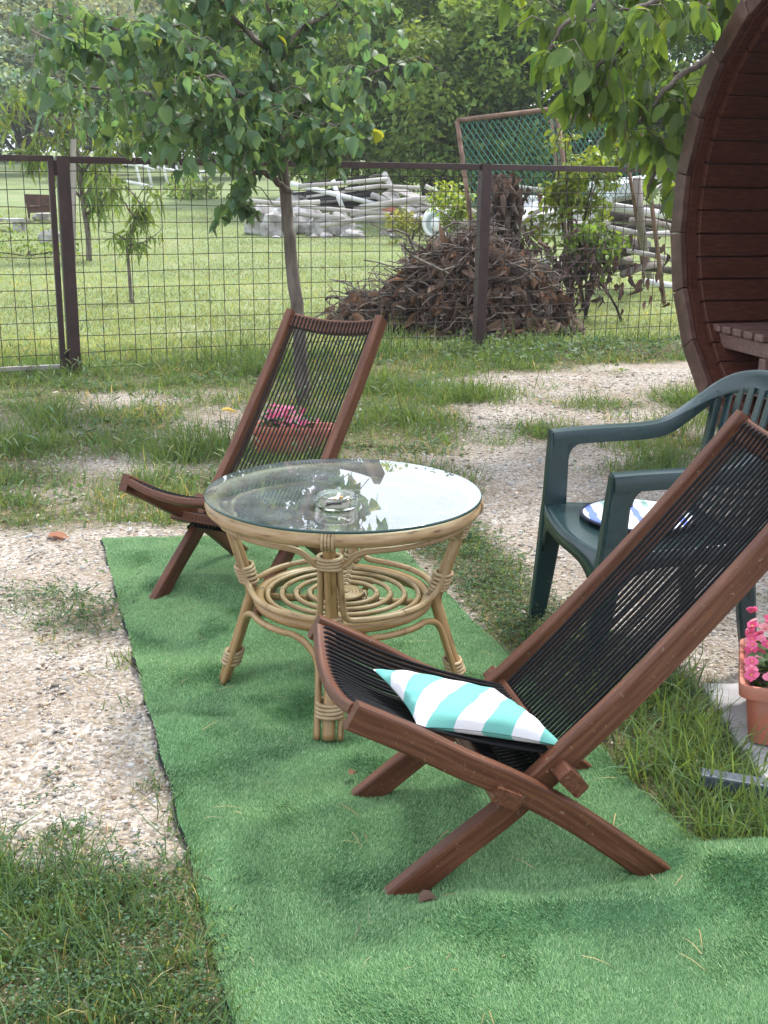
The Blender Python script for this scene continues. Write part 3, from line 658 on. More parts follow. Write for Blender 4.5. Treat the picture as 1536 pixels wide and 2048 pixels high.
def build_apricot():
    Y = 7.2; b = gz(606, 822); b = np.array([b[0], Y, -.02])
    root = thing('apricot_tree', 'young tree with round leaves standing in front of the mesh fence', 'tree', b)
    A = lambda px, py, dy=0: at(px, py, Y + dy)
    m = MB()
    trunk = [b, A(603, 740), A(597, 640), A(585, 540), A(576, 440), A(566, 340), A(557, 270)]
    limb(m, np.array(trunk) - b, .046, .031, 12, 6, .0025)
    obj('trunk', m, M['bark'], root, True)
    limbs = [
        [A(557, 275), A(505, 240), A(470, 180, -.1), A(380, 110, -.3), A(240, 60, -.5), A(110, 30, -.6)],
        [A(520, 250), A(430, 215, .1), A(330, 190, .2), A(220, 180, .1), A(110, 165, 0)],
        [A(557, 275), A(548, 190), A(540, 90), A(530, -30), A(520, -200), A(500, -380)],
        [A(555, 265), A(610, 210, -.2), A(680, 170, -.4), A(760, 140, -.6)],
        [A(578, 385), A(550, 360, -.1), A(515, 345, -.2), A(488, 370, -.25), A(470, 420, -.25)],
        [A(562, 310), A(600, 290, -.2), A(640, 292, -.35), A(668, 312, -.4)],
        [A(545, 150), A(600, 60, .1), A(680, 10, .2), A(740, -90, .2)],
        [A(545, 110), A(450, 20, -.4), A(380, -60, -.5), A(300, -160, -.5)],
        [A(470, 190, -.1), A(400, 240, .3), A(300, 270, .5), A(200, 235, .6)],
        [A(535, 0), A(600, -120, -.3), A(650, -220, -.4)], [A(530, -60), A(430, -190, .3), A(330, -300, .4)],
        [A(520, -150), A(580, -300, .2), A(600, -430, .3)], [A(540, 120), A(500, 60, .5), A(420, 40, .8), A(330, 30, 1.0)],
        [A(550, 230), A(500, 200, -.5), A(430, 150, -.8), A(350, 170, -1.0)], [A(552, 240), A(640, 250, -.6), A(710, 250, -.8)],
        [A(300, -160, -.5), A(200, -220, -.5), A(120, -230, -.4)], [A(557, 280), A(510, 300, -.5), A(440, 280, -.7), A(400, 300, -.7)],
        [A(470, 180, -.1), A(330, 60, -.9), A(200, 110, -1.1), A(60, 60, -1.0)],
    ]
    pos, R, s = [], [], []
    for i, l in enumerate(limbs):
        mb = MB(); low = i in (4, 5)
        P = limb(mb, np.array(l) - b, .024 if i < 5 else .015, .005, 7, 5, .006) + b
        p, r, q, tw = twig_leaves(P[2 if low else 3:], 30 if low else (44 if i not in (9, 10, 11, 15) else 24), (.20 if low else .38) if i < 9 or i > 12 else .30, .079, .25, .5, -.75)
        for t in tw[::2]: mb.add(*tube(t - b, .0028, 4))
        obj('branch', mb, M['bark'], root, True)
        pos.append(p); R.append(r); s.append(q)
    pos, R, s = np.concatenate(pos), np.concatenate(R), np.concatenate(s)
    d = pos - np.array([0, 0, CAM_H]); zc = d @ AX_F; px = 768 + F_PX * (d @ AX_R) / zc; py = 1024 - F_PX * (d @ AX_U) / zc
    keep = ~((py > 345) & (px > 515) & (px < 720)) & ~((py > 250 + .35 * (px - 100)) & (px < 390)) & ~((px > 690) & (py > 300)) & (px > 20) & ~((py > 330) & (px > 395) & (px < 415))
    pos, R, s = pos[keep], R[keep], s[keep]; n = len(pos)
    ti = tints(n, .22) * np.array([.95, 1, 1.05]); y = rng.random(n) < .004; ti[y] = np.array([3.0, 1.9, .6])
    leaves_on(root, LEAF_OVATE, M['apricot_leaf'], pos, R, s, ti)
build_apricot()

def build_walnut():
    b = np.array([3.3, 7.9, 0.0]); root = thing('walnut_tree', 'leafy tree with long pointed leaves hanging over from behind the barrel', 'tree', b)
    Y = 6.9; A = lambda px, py, dy=0: at(px, py, Y + dy)
    m = MB(); limb(m, np.array([b, b + [-.05, 0, 1.0], b + [-.1, -.1, 2.0], b + [-.15, -.1, 3.2], b + [0, .1, 4.6]]) - b, .14, .07, 12, 5); obj('trunk', m, M['bark'], root, True)
    c1, c2 = b + [-.1, -.1, 2.0], b + [-.15, -.1, 3.0]
    limbs = [[c2, A(1500, -120), A(1350, -60, -.2), A(1220, -10, -.4), A(1120, 60, -.5), A(1095, 110, -.55)], [c2, A(1480, -60), A(1380, 20, -.2), A(1290, 70, -.3), A(1200, 130, -.4), A(1165, 190, -.4)],
             [c1, A(1520, 60), A(1420, 110), A(1330, 180, -.2), A(1270, 250, -.2), A(1235, 265, -.2)], [c1, A(1500, 160, .2), A(1400, 240, .1), A(1330, 300, 0), A(1290, 400, -.05)],
             [c2, A(1420, -150, .1), A(1250, -160), A(1130, -120), A(1050, -60)], [c2, A(1450, 0, .4), A(1330, 60, .5), A(1230, 120, .6), A(1180, 60, .7)],
             [c1, A(1470, 120, .5), A(1370, 150, .6), A(1300, 120, .7)], [c2, b + [-.9, .6, 3.6], b + [-1.8, .9, 3.9]], [c2, b + [.5, -.9, 3.6], b + [.9, -1.7, 4.0]],
             [c2, A(1400, -250, -.2), A(1300, -350, -.4), A(1150, -330, -.5)], [c1, A(1460, 250, .3), A(1390, 330, .3), A(1345, 400, .25)], [c2, A(1400, -60, -.5), A(1320, 0, -.8), A(1240, 20, -.9)]]
    pos, R, s = [], [], []
    for i, l in enumerate(limbs):
        mb = MB(); P = limb(mb, np.array(l) - b, .03, .006, 7, 6, .006) + b
        p, r, q, tw = twig_leaves(P[9:], 25 if i not in (3, 10) else 18, .36 if i not in (3, 10) else .24, .135, .28, .7, -.85)
        for t in tw: mb.add(*tube(t - b, .003, 4))
        obj('branch', mb, M['bark'], root, True); pos.append(p); R.append(r); s.append(q)
    pos, R, s = np.concatenate(pos), np.concatenate(R), np.concatenate(s)
    d = pos - np.array([0, 0, CAM_H]); zc = d @ AX_F; px = 768 + F_PX * (d @ AX_R) / zc; py = 1024 - F_PX * (d @ AX_U) / zc
    keep = ~((px < 1060) & (py > 20)) & ~((px < 1190) & (py > 215)) & ~((px < 1270) & (py > 300)) & ~(py > 405)
    pos, R, s = pos[keep], R[keep], s[keep]
    ti = tints(len(pos), .28, .05); br = rng.random(len(pos)) < .16; ti[br] *= np.array([1.9, 1.6, .9]); leaves_on(root, LEAF_LONG, M['walnut_leaf'], pos, R, s, ti)  # some leaves tinted bright yellow green: backlight painted into the colour
build_walnut()

def peach(name, label, base, trunk, limbs, dens, reach, size, r0, clip=None, parts=200):
    b = np.array(base); root = thing(name, label, 'tree', b, group=None)
    m = MB(); limb(m, np.array(trunk) - b, r0, r0 * .6, 8, 5); obj('trunk', m, M['bark'], root, True)
    pos, R, s = [], [], []
    for l in limbs:
        mb = MB(); P = limb(mb, np.array(l) - b, r0 * .55, .003, 6, 5, .004) + b
        p, r, q, tw = twig_leaves(P[2:], dens * .9, reach, size, .25, .4, -.35)
        for t in tw: mb.add(*tube(t - b, .0028, 4))
        obj('branch', mb, M['bark'], root, True); pos.append(p); R.append(r); s.append(q)
    pos, R, s = np.concatenate(pos), np.concatenate(R), np.concatenate(s)
    ti = tints(len(pos), .2, .05); y = rng.random(len(pos)) < .08; ti[y] *= np.array([1.7, 1.15, .8])
    leaves_on(root, LEAF_LANCE, M['peach_leaf'], pos, R, s, ti, parts)
def build_peaches():
    b = gp(263, 606); Y = b[1]; A = lambda px, py, dy=0: at(px, py, Y + dy)
    peach('peach_sapling', 'slim young peach sapling alone on the lawn behind the fence', b,
          [b, A(258, 540), A(254, 490), A(257, 470)],
          [[A(257, 475), A(270, 440), A(283, 410), A(300, 370)], [A(256, 480), A(275, 450, .1), A(290, 420, .1), A(330, 385, .2)], [A(256, 485), A(235, 470), A(205, 462)], [A(257, 490), A(275, 490), A(310, 470), A(325, 455)], [A(270, 440), A(245, 400, -.2), A(215, 370, -.2), A(200, 345, -.2)], [A(283, 410), A(250, 370, .2), A(230, 350, .2)]],
          16, .16, .135, .022)
    b = gp(178, 522); Y = b[1]; A = lambda px, py, dy=0: at(px, py, Y + dy)
    peach('peach_tree', 'bushy peach tree tied to a leaning grey stake', b,
          [b, A(176, 470), A(165, 400), A(160, 330)],
          [[A(165, 400), A(190, 360), A(205, 340), A(215, 300)], [A(160, 340), A(120, 290), A(60, 255), A(20, 230)], [A(160, 330), A(150, 270), A(140, 220), A(135, 180)], [A(162, 350), A(200, 300), A(240, 270), A(262, 260)], [A(170, 430), A(195, 410), A(200, 395)], [A(165, 400), A(110, 340), A(70, 310), A(55, 300)], [A(150, 280), A(80, 210), A(30, 190)], [A(168, 420), A(200, 380, -.2), A(212, 420, -.2)]],
          20, .36, .19, .05)
    st = MB(); p0, p1 = gp(172, 522) + np.array([-.12, -.35, 0]), at(147, 278, gp(172, 522)[1] - .3)
    st.add(*sweep([p0 * 0, p1 - p0], rrect(.075, .075, .006), (0, 1, 0))); o = obj('tree_stake', st, M['grey_wood'], loc=p0); tag(o, 'tall leaning grey wooden stake beside the peach tree', 'stake')
build_peaches()

def cloud_tree(name, label, x, y, h, rx, rz, n, mat, size, base_t=(1, 1, 1), trunk_r=.14, z0=.9, group=None, nclump=60, forks=5):
    zb = float(terrain(x, y)); b = np.array([x, y, zb]); root = thing(name, label, 'tree', b, group=group)
    m = MB(); cz = z0 + (h - z0) * .5
    limb(m, [(0, 0, -.1), (.06, 0, cz * .4), (rng.normal(0, .1), rng.normal(0, .1), cz), (rng.normal(0, .2), 0, h * .8)], trunk_r, trunk_r * .3, 8, 5)
    for q in range(forks):
        a = rng.uniform(0, 2 * PI); zz = z0 * rng.uniform(.3, 1.0)
        limb(m, [(0, 0, zz), (rx * .25 * math.cos(a), rx * .25 * math.sin(a), zz + .6), (rx * .7 * math.cos(a), rx * .7 * math.sin(a), cz + rng.normal(0, .6))], trunk_r * .5, .02, 6, 4)
    obj('trunk', m, M['bark_dark'], root, True)
    u = rng.normal(0, 1, (nclump, 3)); u /= np.linalg.norm(u, axis=1, keepdims=True); rad = rng.uniform(.35, 1.0, (nclump, 1)) ** .6
    cc = u * rad * np.array([rx, rx, (h - z0) / 2]) + np.array([0, 0, cz]); cs = rng.uniform(.16, .34, nclump) * rx
    ct = rng.normal(1, .34, nclump).clip(.4, 1.9)
    k = rng.integers(0, nclump, n); v = rng.normal(0, 1, (n, 3)); v /= np.linalg.norm(v, axis=1, keepdims=True)
    rr = rng.random((n, 1)) ** .45
    pos = cc[k] + v * rr * cs[k][:, None] * np.array([1.15, 1.15, .75]); ok = pos[:, 2] > z0 * .5; pos, v, k = pos[ok], v[ok], k[ok]; n = len(pos)
    yaw = rng.uniform(0, 2 * PI, n); R = rotm(yaw, rng.normal(-.35, .5, n), rng.normal(0, .6, n))
    s = size * rng.uniform(.6, 1.3, n); ti = tints(n, .2, .04, base_t) * ct[k][:, None]
    V, T = replicate(CARD[0], CARD[1], pos, R, s)
    o = obj('crown', fast_mesh('crown', V, T, mat, np.repeat(ti, 4, 0)), None, root); o['kind'] = 'stuff'
    return root
def build_background_trees():
    H = M['hedge_leaf']; Fm = M['far_leaf']
    specs = [  # px, Y, height, rx, label
        (705, 31, 6.8, 2.2, 'bright green bushy tree just right of the round leaved tree', (1.0, 1.0, 1)),
        (850, 29, 6.2, 2.3, 'broad bright green tree above the dark trunks at centre', (1.15, 1.1, 1)),
        (985, 29, 6.0, 2.2, 'bright green tree rising directly behind the left chain link panel', (1.1, 1.08, .9)),
        (1110, 30, 6.6, 2.3, 'green tree rising behind the right chain link panel', (.9, .95, 1)),
        (1240, 29, 6.3, 2.3, 'dark green tree behind the hanging pointed leaves', (.7, .8, .9)),
        (1370, 30, 6.6, 2.4, 'dark tree half hidden by the barrel hut edge', (.6, .72, .8)),
        (775, 36, 8.0, 2.6, 'taller yellow green tree at the back, top centre', (1.35, 1.2, .8)),
        (930, 37, 8.2, 2.6, 'tall dark tree at the back behind the centre trees', (.75, .85, .9)),
        (620, 35, 7.6, 2.4, 'yellow green tree seen through the round leaved crown', (1.4, 1.25, .8)),
    ]
    for px, Y, h, rx, lab, bt in specs:
        p = at(px, 400, Y); cloud_tree('bushy_tree', lab, p[0], Y, h, rx, 0, 17000, H, .17, bt, .13, .35, 'trees along the far edge of the lawn', 90, 6)
    lefts = [
        (350, 46, 5.6, 2.8, 'dark low spreading orchard tree behind the white poles', (.55, .7, .8), H),
        (480, 50, 6.5, 2.6, 'dark orchard tree hidden by the round leaved tree', (.6, .72, .8), H),
        (215, 52, 6.6, 2.8, 'mid green orchard tree right of the leaning stake top', (.7, .85, .95), H),
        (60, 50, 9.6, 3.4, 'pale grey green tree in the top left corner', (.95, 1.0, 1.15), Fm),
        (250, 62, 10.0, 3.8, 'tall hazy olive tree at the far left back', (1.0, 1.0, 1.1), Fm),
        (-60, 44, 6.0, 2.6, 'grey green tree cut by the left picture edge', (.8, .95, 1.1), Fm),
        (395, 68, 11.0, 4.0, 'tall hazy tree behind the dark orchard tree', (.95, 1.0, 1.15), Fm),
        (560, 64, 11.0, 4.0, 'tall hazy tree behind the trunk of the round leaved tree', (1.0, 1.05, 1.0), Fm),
    ]
    for px, Y, h, rx, lab, bt, mt in lefts:
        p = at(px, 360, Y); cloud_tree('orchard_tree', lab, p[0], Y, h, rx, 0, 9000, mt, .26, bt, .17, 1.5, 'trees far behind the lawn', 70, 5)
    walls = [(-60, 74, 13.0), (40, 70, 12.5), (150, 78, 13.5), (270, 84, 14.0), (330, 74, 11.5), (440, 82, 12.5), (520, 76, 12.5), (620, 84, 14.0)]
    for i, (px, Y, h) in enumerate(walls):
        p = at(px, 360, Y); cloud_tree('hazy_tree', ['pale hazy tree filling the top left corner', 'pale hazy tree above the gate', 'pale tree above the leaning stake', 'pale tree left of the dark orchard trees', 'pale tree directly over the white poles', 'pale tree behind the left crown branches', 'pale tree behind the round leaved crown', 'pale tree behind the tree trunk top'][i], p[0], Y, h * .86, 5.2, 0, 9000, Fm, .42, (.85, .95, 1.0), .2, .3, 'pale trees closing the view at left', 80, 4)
    # beyond the view, the tree line goes on
    for i, (x, Y) in enumerate([(14, 33), (18, 35), (-24, 55), (-33, 60)]):
        cloud_tree('bushy_tree', ['green tree further right along the lawn edge', 'last green tree right along the lawn edge', 'hazy tree further left of the lawn', 'last hazy tree left of the lawn'][i], x, Y, 7, 2.6, 0, 2500, H, .35, (.8, .9, .9), .14, 1, 'trees along the far edge of the lawn', 50, 4)
build_background_trees()

# ------------------------------------------------------------------ folding loungers
SEAT_RAIL = [(.440, .430), (.317, .364), (.216, .304), (.10, .240), (-.04, .147), (-.225, .0)]
BACK_RAIL = [(.327, .0), (.216, .088), (.10, .176), (.015, .255), (-.143, .404), (-.29, .560), (-.415, .700), (-.574, .890)]
def build_lounger():
    root = thing('folding_lounger', 'x', 'lounge chair')
    to3 = lambda L_, v: np.array([(u, v, z) for u, z in L_])
    for sgn in (1, -1):
        m = MB(); P = smooth_path(to3(SEAT_RAIL, sgn * .229), 4)
        gsweep(m, P, rrect(.058, .031, .006), (0, 1, 0), cut1=0.0); obj('seat_rail', m, M['wood'], root)
        m = MB(); P = smooth_path(to3(BACK_RAIL, sgn * .196), 4)
        gsweep(m, P, rrect(.060, .031, .006), (0, 1, 0), cut0=0.0); obj('back_rail', m, M['wood'], root)
    vs = np.linspace(-1, 1, 13)
    # seat front bar, bowed
    dseat = np.array([-.88, 0, -.47]); nseat = np.array([-.47, 0, .88])
    def front(v): return np.array([.418, v * .213, .424]) - nseat * .034 * (1 - v * v)
    m = MB(); gsweep(m, [front(v) for v in vs], rrect(.052, .024, .006), nseat); obj('front_bar', m, M['wood_v'], root)
    dback = np.array([-.63, 0, .777]); nback = np.array([.777, 0, .63])
    def top(v): return np.array([-.553, v * .180, .864]) - nback * .016 * (1 - v * v) - dback * .010 * (1 - v * v)
    m = MB(); gsweep(m, [top(v) for v in vs], rrect(.060, .022, .006), nback); obj('top_bar', m, M['wood_v'], root)
    # cross bars
    m = MB(); gsweep(m, [(-.010, -.262, .252), (-.010, .262, .252)], rrect(.062, .036, .005), (-.72, 0, .69)); obj('cross_bar', m, M['wood_v'], root)
    m = MB(); gsweep(m, [(.128, -.262, .232), (.128, .262, .232)], rrect(.062, .034, .005), (-.45, 0, .89)); obj('cross_bar', m, M['wood_v'], root)
    NB = 22
    for i in range(NB):
        v = -1 + 2 * i / (NB - 1)
        t = top(v * .93); p0 = t + nback * .012 + dback * .012
        vv = v * .93 * .176
        pts = [t + nback * .004 + dback * .018, p0 + nback * .004, t + nback * .012 - dback * .035]
        end = np.array([-.010, vv, .252]) + np.array([.69, 0, .72]) * .022
        a = pts[-1]
        for q in (.33, .66): pts.append(a + (end - a) * q - nback * .010 * (1 - .4 * v * v) + rng.normal(0, .0006, 3))
        pts += [end, end + [.020, 0, -.020], end + [.012, 0, -.048], end + [-.02, 0, -.05]]
        m = MB(); m.add(*tube(smooth_path(pts, 3), .0036, 6)); obj('back_cord', m, M['rope'], root, True)
    NC = 24
    for i in range(NC):
        v = -1 + 2 * i / (NC - 1)
        f = front(v * .95); vv = v * .95 * .205
        st = f + nseat * .0145
        end = np.array([-.004, vv * .86 + .004, .252]) + np.array([.45, 0, .85]) * .030
        pts = [f + np.array([.88, 0, .47]) * .012 + nseat * .004, st + np.array([.88, 0, .47]) * .004, st + dseat * .02]
        a = pts[-1]
        sag = .034 * (1 - .55 * v * v)
        for q in (.25, .5, .75): pts.append(a + (end - a) * q - nseat * sag * 4 * q * (1 - q) * .9 + rng.normal(0, .0006, 3))
        pts += [end, end + [-.024, 0, -.006], end + [-.034, 0, -.03], end + [-.012, 0, -.058], (.09, vv * .86, .205), (.134, vv * .86, .206), (.158, vv * .86, .230), (.140, vv * .86, .256), (.105, vv * .86, .246)]
        m = MB(); m.add(*tube(smooth_path(pts, 3), .0038, 6)); obj('seat_cord', m, M['rope'], root, True)
    for sgn in (1, -1):
        m = MB(); m.add(*tube(smooth_path([(.128, sgn * .19, .214), (.133, sgn * .205, .20), (.122, sgn * .21, .19), (.11, sgn * .2, .18)], 3), .004, 6)); obj('knot', m, M['rope'], root, True)
    return root
ch = build_lounger()
ch.location = (.323, 2.343, -.002); ch.rotation_euler = (0, 0, 3.359)
tag(ch, 'near brown wooden folding lounger with black cords, holding the striped cushion', 'lounge chair', 'folding cord loungers')
ch2 = copy_tree(ch); ch2.location = (-.454, 3.988, .004); ch2.rotation_euler = (0, 0, 4.245)
tag(ch2, 'brown wooden folding lounger behind the glass table, with empty black cord seat', 'lounge chair', 'folding cord loungers')

# striped cushion lying on the near lounger
def chair_pt(u, v, z, c=(.323, 2.343, 3.359)):
    X, Y, t = c; return np.array([X + u*math.cos(t) - v*math.sin(t), Y + u*math.sin(t) + v*math.cos(t), z + .02])
def seat_hit(px, py, lift=.0):
    """pixel onto the cord seat of the near lounger, in chair coordinates"""
    a = chair_pt(.40, 0, .405 + lift); b = chair_pt(.0, 0, .245 + lift); side = chair_pt(.4, .1, .405 + lift) - a
    n = np.cross(b - a, side); d = ray(px, py); o = np.array([0, 0, CAM_H]); s = ((a - o) @ n) / (d @ n); p = o + d * s - np.array([.323, 2.343, 0.02])
    t = 3.359; return np.array([p[0]*math.cos(t) + p[1]*math.sin(t), -p[0]*math.sin(t) + p[1]*math.cos(t), p[2]])
def cushion_mat():
    m, t, b = principled('turquoise_white_canvas', (.8, .8, .8), .85); Lk = t.links.new; b.inputs['Specular IOR Level'].default_value = .2
    at_ = N(t, 'ShaderNodeAttribute', attribute_name='tint'); sp = N(t, 'ShaderNodeSeparateColor'); Lk(at_.outputs['Color'], sp.inputs[0])
    tcn = N(t, 'ShaderNodeTexCoord'); nz = N(t, 'ShaderNodeTexNoise'); nz.inputs['Scale'].default_value = 9; Lk(tcn.outputs['Object'], nz.inputs['Vector'])
    ma = N(t, 'ShaderNodeMath', operation='MULTIPLY_ADD'); ma.inputs[1].default_value = .16; Lk(nz.outputs['Fac'], ma.inputs[0]); Lk(sp.outputs[0], ma.inputs[2])
    fr = N(t, 'ShaderNodeMath', operation='FRACT'); Lk(ma.outputs[0], fr.inputs[0])
    gt = N(t, 'ShaderNodeMath', operation='GREATER_THAN'); gt.inputs[1].default_value = .5; Lk(fr.outputs[0], gt.inputs[0])
    mx_ = N(t, 'ShaderNodeMix', data_type='RGBA'); mx_.inputs[6].default_value = (.62, .605, .62, 1); mx_.inputs[7].default_value = (.145, .395, .35, 1); Lk(gt.outputs[0], mx_.inputs[0]); Lk(mx_.outputs[2], b.inputs['Base Color'])
    n2 = N(t, 'ShaderNodeTexNoise'); n2.inputs['Scale'].default_value = 420; bp = N(t, 'ShaderNodeBump'); bp.inputs['Strength'].default_value = .25; bp.inputs['Distance'].default_value = .002
    Lk(tcn.outputs['Object'], n2.inputs['Vector']); Lk(n2.outputs['Fac'], bp.inputs['Height']); Lk(bp.outputs[0], b.inputs['Normal'])
    return m
def build_cushion():
    A, B, Cc, D = (np.array(p) for p in ((.348, -.008, .402), (.045, -.090, .290), (-.016, .192, .286), (.300, .198, .364)))
    n = 34; V = []; stripe = []
    for side in (1, -1):
        for i in range(n + 1):
            for j in range(n + 1):
                a, b_ = i / n, j / n; aa, bb = a * 2 - 1, b_ * 2 - 1
                p = (1-a)*(1-b_)*A + a*(1-b_)*B + a*b_*Cc + (1-a)*b_*D
                p = p - (D - A) * .085 * (1 - aa ** 2) * abs(bb) ** 5 * np.sign(bb) - (B - A) * .05 * (1 - bb ** 2) * abs(aa) ** 5 * np.sign(aa)
                e = max(0.0, (1 - abs(aa) ** 3.2) * (1 - abs(bb) ** 3.2)) ** .55
                h = .040 * e * (1 + .10 * math.sin(5.2 * a + 3 * b_ + .6)) * (.75 + .45 * b_)
                w1 = .0045 * math.sin(26 * (a + .55 * b_) + 2 * math.sin(5 * b_)) * (1 - e) + .0030 * math.sin(38 * b_ - 9 * a) * abs(aa) ** 2
                z = p[2] + (h + w1 * e ** .5 + .001 if side > 0 else -.020 * e)
                V.append((p[0], p[1], z)); stripe.append((a + .75 * b_ - .22) / .39 - .08)
    V = np.array(V); V[:, 1] = V[:, 1].clip(-.2, .197); st = np.array(stripe); F_ = []; w = n + 1
    for k, sgn in ((0, 1), (w * w, -1)):
        for i in range(n):
            for j in range(n):
                q = [k + i*w + j, k + (i+1)*w + j, k + (i+1)*w + j + 1, k + i*w + j + 1]
                if sgn < 0: q = q[::-1]
                F_ += [(q[0], q[1], q[2]), (q[0], q[2], q[3])]
    me = fast_mesh('cushion', V, np.array(F_), cushion_mat(), np.stack([st + 8, st * 0, st * 0], -1), True)
    o = obj('striped_cushion', me, None, loc=(.323, 2.343, .008), rotz=3.359)
    tag(o, 'flat cushion in broad turquoise and white stripes lying on the near lounger', 'cushion')
build_cushion()

# ------------------------------------------------------------------ rattan table with glass top
TX, TY, TZ, TR = -.1116, 3.076, .585, .380
def build_table():
    root = thing('rattan_table', 'round rattan table with a clear glass top and spiral lower shelf', 'table', (TX, TY, .008))
    dz = -.008; rot = math.radians(-4)
    zg = TZ + dz
    m = MB(); gtube(m, ringpath(.3585, zg - .029, 72), .0200, 12, True); obj('top_ring', m, M['rattan'], root, True)
    m = MB(); m.add(*lathe([(.376, zg), (.0, zg)], 96)); g = obj('glass_top', m, M['glass'], root)
    m = MB(); m.add(*lathe([(0, zg - .0075), (.376, zg - .0075)], 96)); obj('glass_underside', m, M['glass_under'], g)
    m = MB(); m.add(*lathe([(.376, zg - .0076), (.3785, zg - .0064), (.3785, zg - .0012), (.376, zg + .0001)], 96)); obj('glass_edge', m, M['glass_edge'], root, True)
    zs = .282 + dz; rs = .248
    def leg_r(z):
        if z > zs: t = (z - zs) / (zg - .05 - zs); return rs + .012 + (.338 - rs - .012) * t ** 1.05
        t = (zs - z) / zs; return rs + .012 + (.345 - rs - .012) * t ** 1.1
    PL = lambda a, r, z: np.array([r * math.cos(a), r * math.sin(a), z])
    for k in range(4):
        a = rot + k * PI / 2
        zz = [0, .06, .14, .2, zs - .04, zs, zs + .05, zs + .12, zs + .2, zg - .045]
        m = MB(); P = smooth_path([PL(a, leg_r(z), z) for z in zz], 3); gtube(m, P, .0170, 12); obj('leg', m, M['rattan_pole'], root, True)
        # wraps
        def wrap(z, turns, w, rr):
            m2 = MB()
            for q in range(turns):
                z1 = z + (q - (turns - 1) / 2) * .0105; c = PL(a, leg_r(z1) - .002, z1); tan = np.array([-math.sin(a), math.cos(a), 0]); rad = np.array([math.cos(a), math.sin(a), 0])
                t = np.arange(20) / 20 * 2 * PI
                ring = c + np.cos(t)[:, None] * tan * w + np.sin(t)[:, None] * rad * rr + np.array([0, 0, 1]) * (.002 * np.sin(t + q))[:, None]
                m2.add(*tube(ring, .0058, 6, True))
            obj('binding', m2, M['binding'], root, True)
        wrap(zg - .10, 4, .030, .023); wrap(zs + .028, 2, .024, .022) if k % 2 else wrap(zs + .055, 5, .032, .024); wrap(.075, 4, .033, .024)
        # hook over the rim
        m2 = MB()
        for q in (-1.5, -.5, .5, 1.5):
            tan = np.array([-math.sin(a), math.cos(a), 0]); t = np.linspace(-.2, PI + .2, 12); off = tan * q * .0085
            m2.add(*tube([PL(a, .357 + .0235 * math.sin(x), zg - .03 - .0235 * -math.cos(x)) + off for x in t], .0045, 5))
        obj('binding', m2, M['binding'], root, True)
        # canes to the next leg: a rounded loop above the shelf and an arch below it
        a2 = a + PI / 2; ins = .085
        def arc(r, z, s, e, n=9): return [PL(x, r, z) for x in np.linspace(s, e, n)]
        d1 = .030 / .30
        up = [PL(a + d1, leg_r(z), z) for z in (zs + .06, zs + .12, zs + .2)]
        path = arc(rs + .006, zs + .022, a + PI / 4, a + .32, 6) + [PL(a + .17, rs + .012, zs + .026), PL(a + d1 + .015, leg_r(zs + .05), zs + .05)] + [PL(a + d1 * .9, leg_r(zs + .12), zs + .12), PL(a + d1 * .8, leg_r(zs + .19), zs + .19)] + \
               [PL(a + .12, .322, zg - .105), PL(a + .22, .335, zg - .072)] + arc(.340, zg - .064, a + .36, a + PI / 4, 5)
        for mir in (0, 1):
            pp = np.array(path)
            if mir:      # mirror about the quarter's mid angle
                ang = np.arctan2(pp[:, 1], pp[:, 0]); r_ = np.hypot(pp[:, 0], pp[:, 1]); ang = 2 * (a + PI / 4) - ang; pp = np.stack([r_ * np.cos(ang), r_ * np.sin(ang), pp[:, 2]], -1)
            m2 = MB(); gtube(m2, smooth_path(pp, 3), .0088, 8); obj('cane_brace', m2, M['rattan'], root, True)
            low = arc(rs + .01, zs - .030, a + PI / 4, a + .42, 5) + [PL(a + .25, rs + .022, zs - .045), PL(a + .13, rs + .035, zs - .085), PL(a + .105, leg_r(.12), .12), PL(a + .095, leg_r(.05), .05), PL(a + .09, leg_r(0), .0)]
            pp = np.array(low)
            if mir:
                ang = np.arctan2(pp[:, 1], pp[:, 0]); r_ = np.hypot(pp[:, 0], pp[:, 1]); ang = 2 * (a + PI / 4) - ang; pp = np.stack([r_ * np.cos(ang), r_ * np.sin(ang), pp[:, 2]], -1)
            m2 = MB(); gtube(m2, smooth_path(pp, 3), .0092, 8); obj('cane_brace', m2, M['rattan_pole'], root, True)
    m = MB(); gtube(m, ringpath(rs - .012, zs - .004, 72), .0165, 10, True); obj('shelf_ring', m, M['rattan_pole'], root, True)
    for k in range(2):
        a = rot + k * PI / 2; m = MB(); gtube(m, [PL(a, rs - .02, zs - .014 - .004 * k), PL(a, 0, zs - .014 - .004 * k), PL(a + PI, rs - .02, zs - .014 - .004 * k)], .011, 8); obj('shelf_bar', m, M['rattan_pole'], root, True)
    for r in (.212, .172, .132, .094):
        m = MB(); gtube(m, ringpath(r, zs + .006, 56), .0072, 7, True); obj('shelf_coil', m, M['rattan'], root, True)
    t = np.linspace(0, 1, 90); sp = np.stack([(.012 + .042 * t) * np.cos(t * 4.2 * 2 * PI), (.012 + .042 * t) * np.sin(t * 4.2 * 2 * PI), zs + .006 + 0 * t], -1)
    m = MB(); gtube(m, sp, .0058, 6); obj('shelf_spiral', m, M['rattan'], root, True)
    for k in range(4):
        a = rot + k * PI / 2; m = MB()
        for r in (.232, .212, .172, .132, .094, .06):
            c = PL(a, r, zs - .002); rad = np.array([math.cos(a), math.sin(a), 0]); q = np.arange(10) / 10 * 2 * PI
            tan = np.array([-math.sin(a), math.cos(a), 0])
            for sg in (-1, 1):
                m.add(*tube(c + np.cos(q)[:, None] * (tan * .0135 + rad * .007 * sg) + np.sin(q)[:, None] * np.array([0, 0, .0165]), .0026, 5, True))
        obj('shelf_lashing', m, M['binding'], root, True)
build_table()

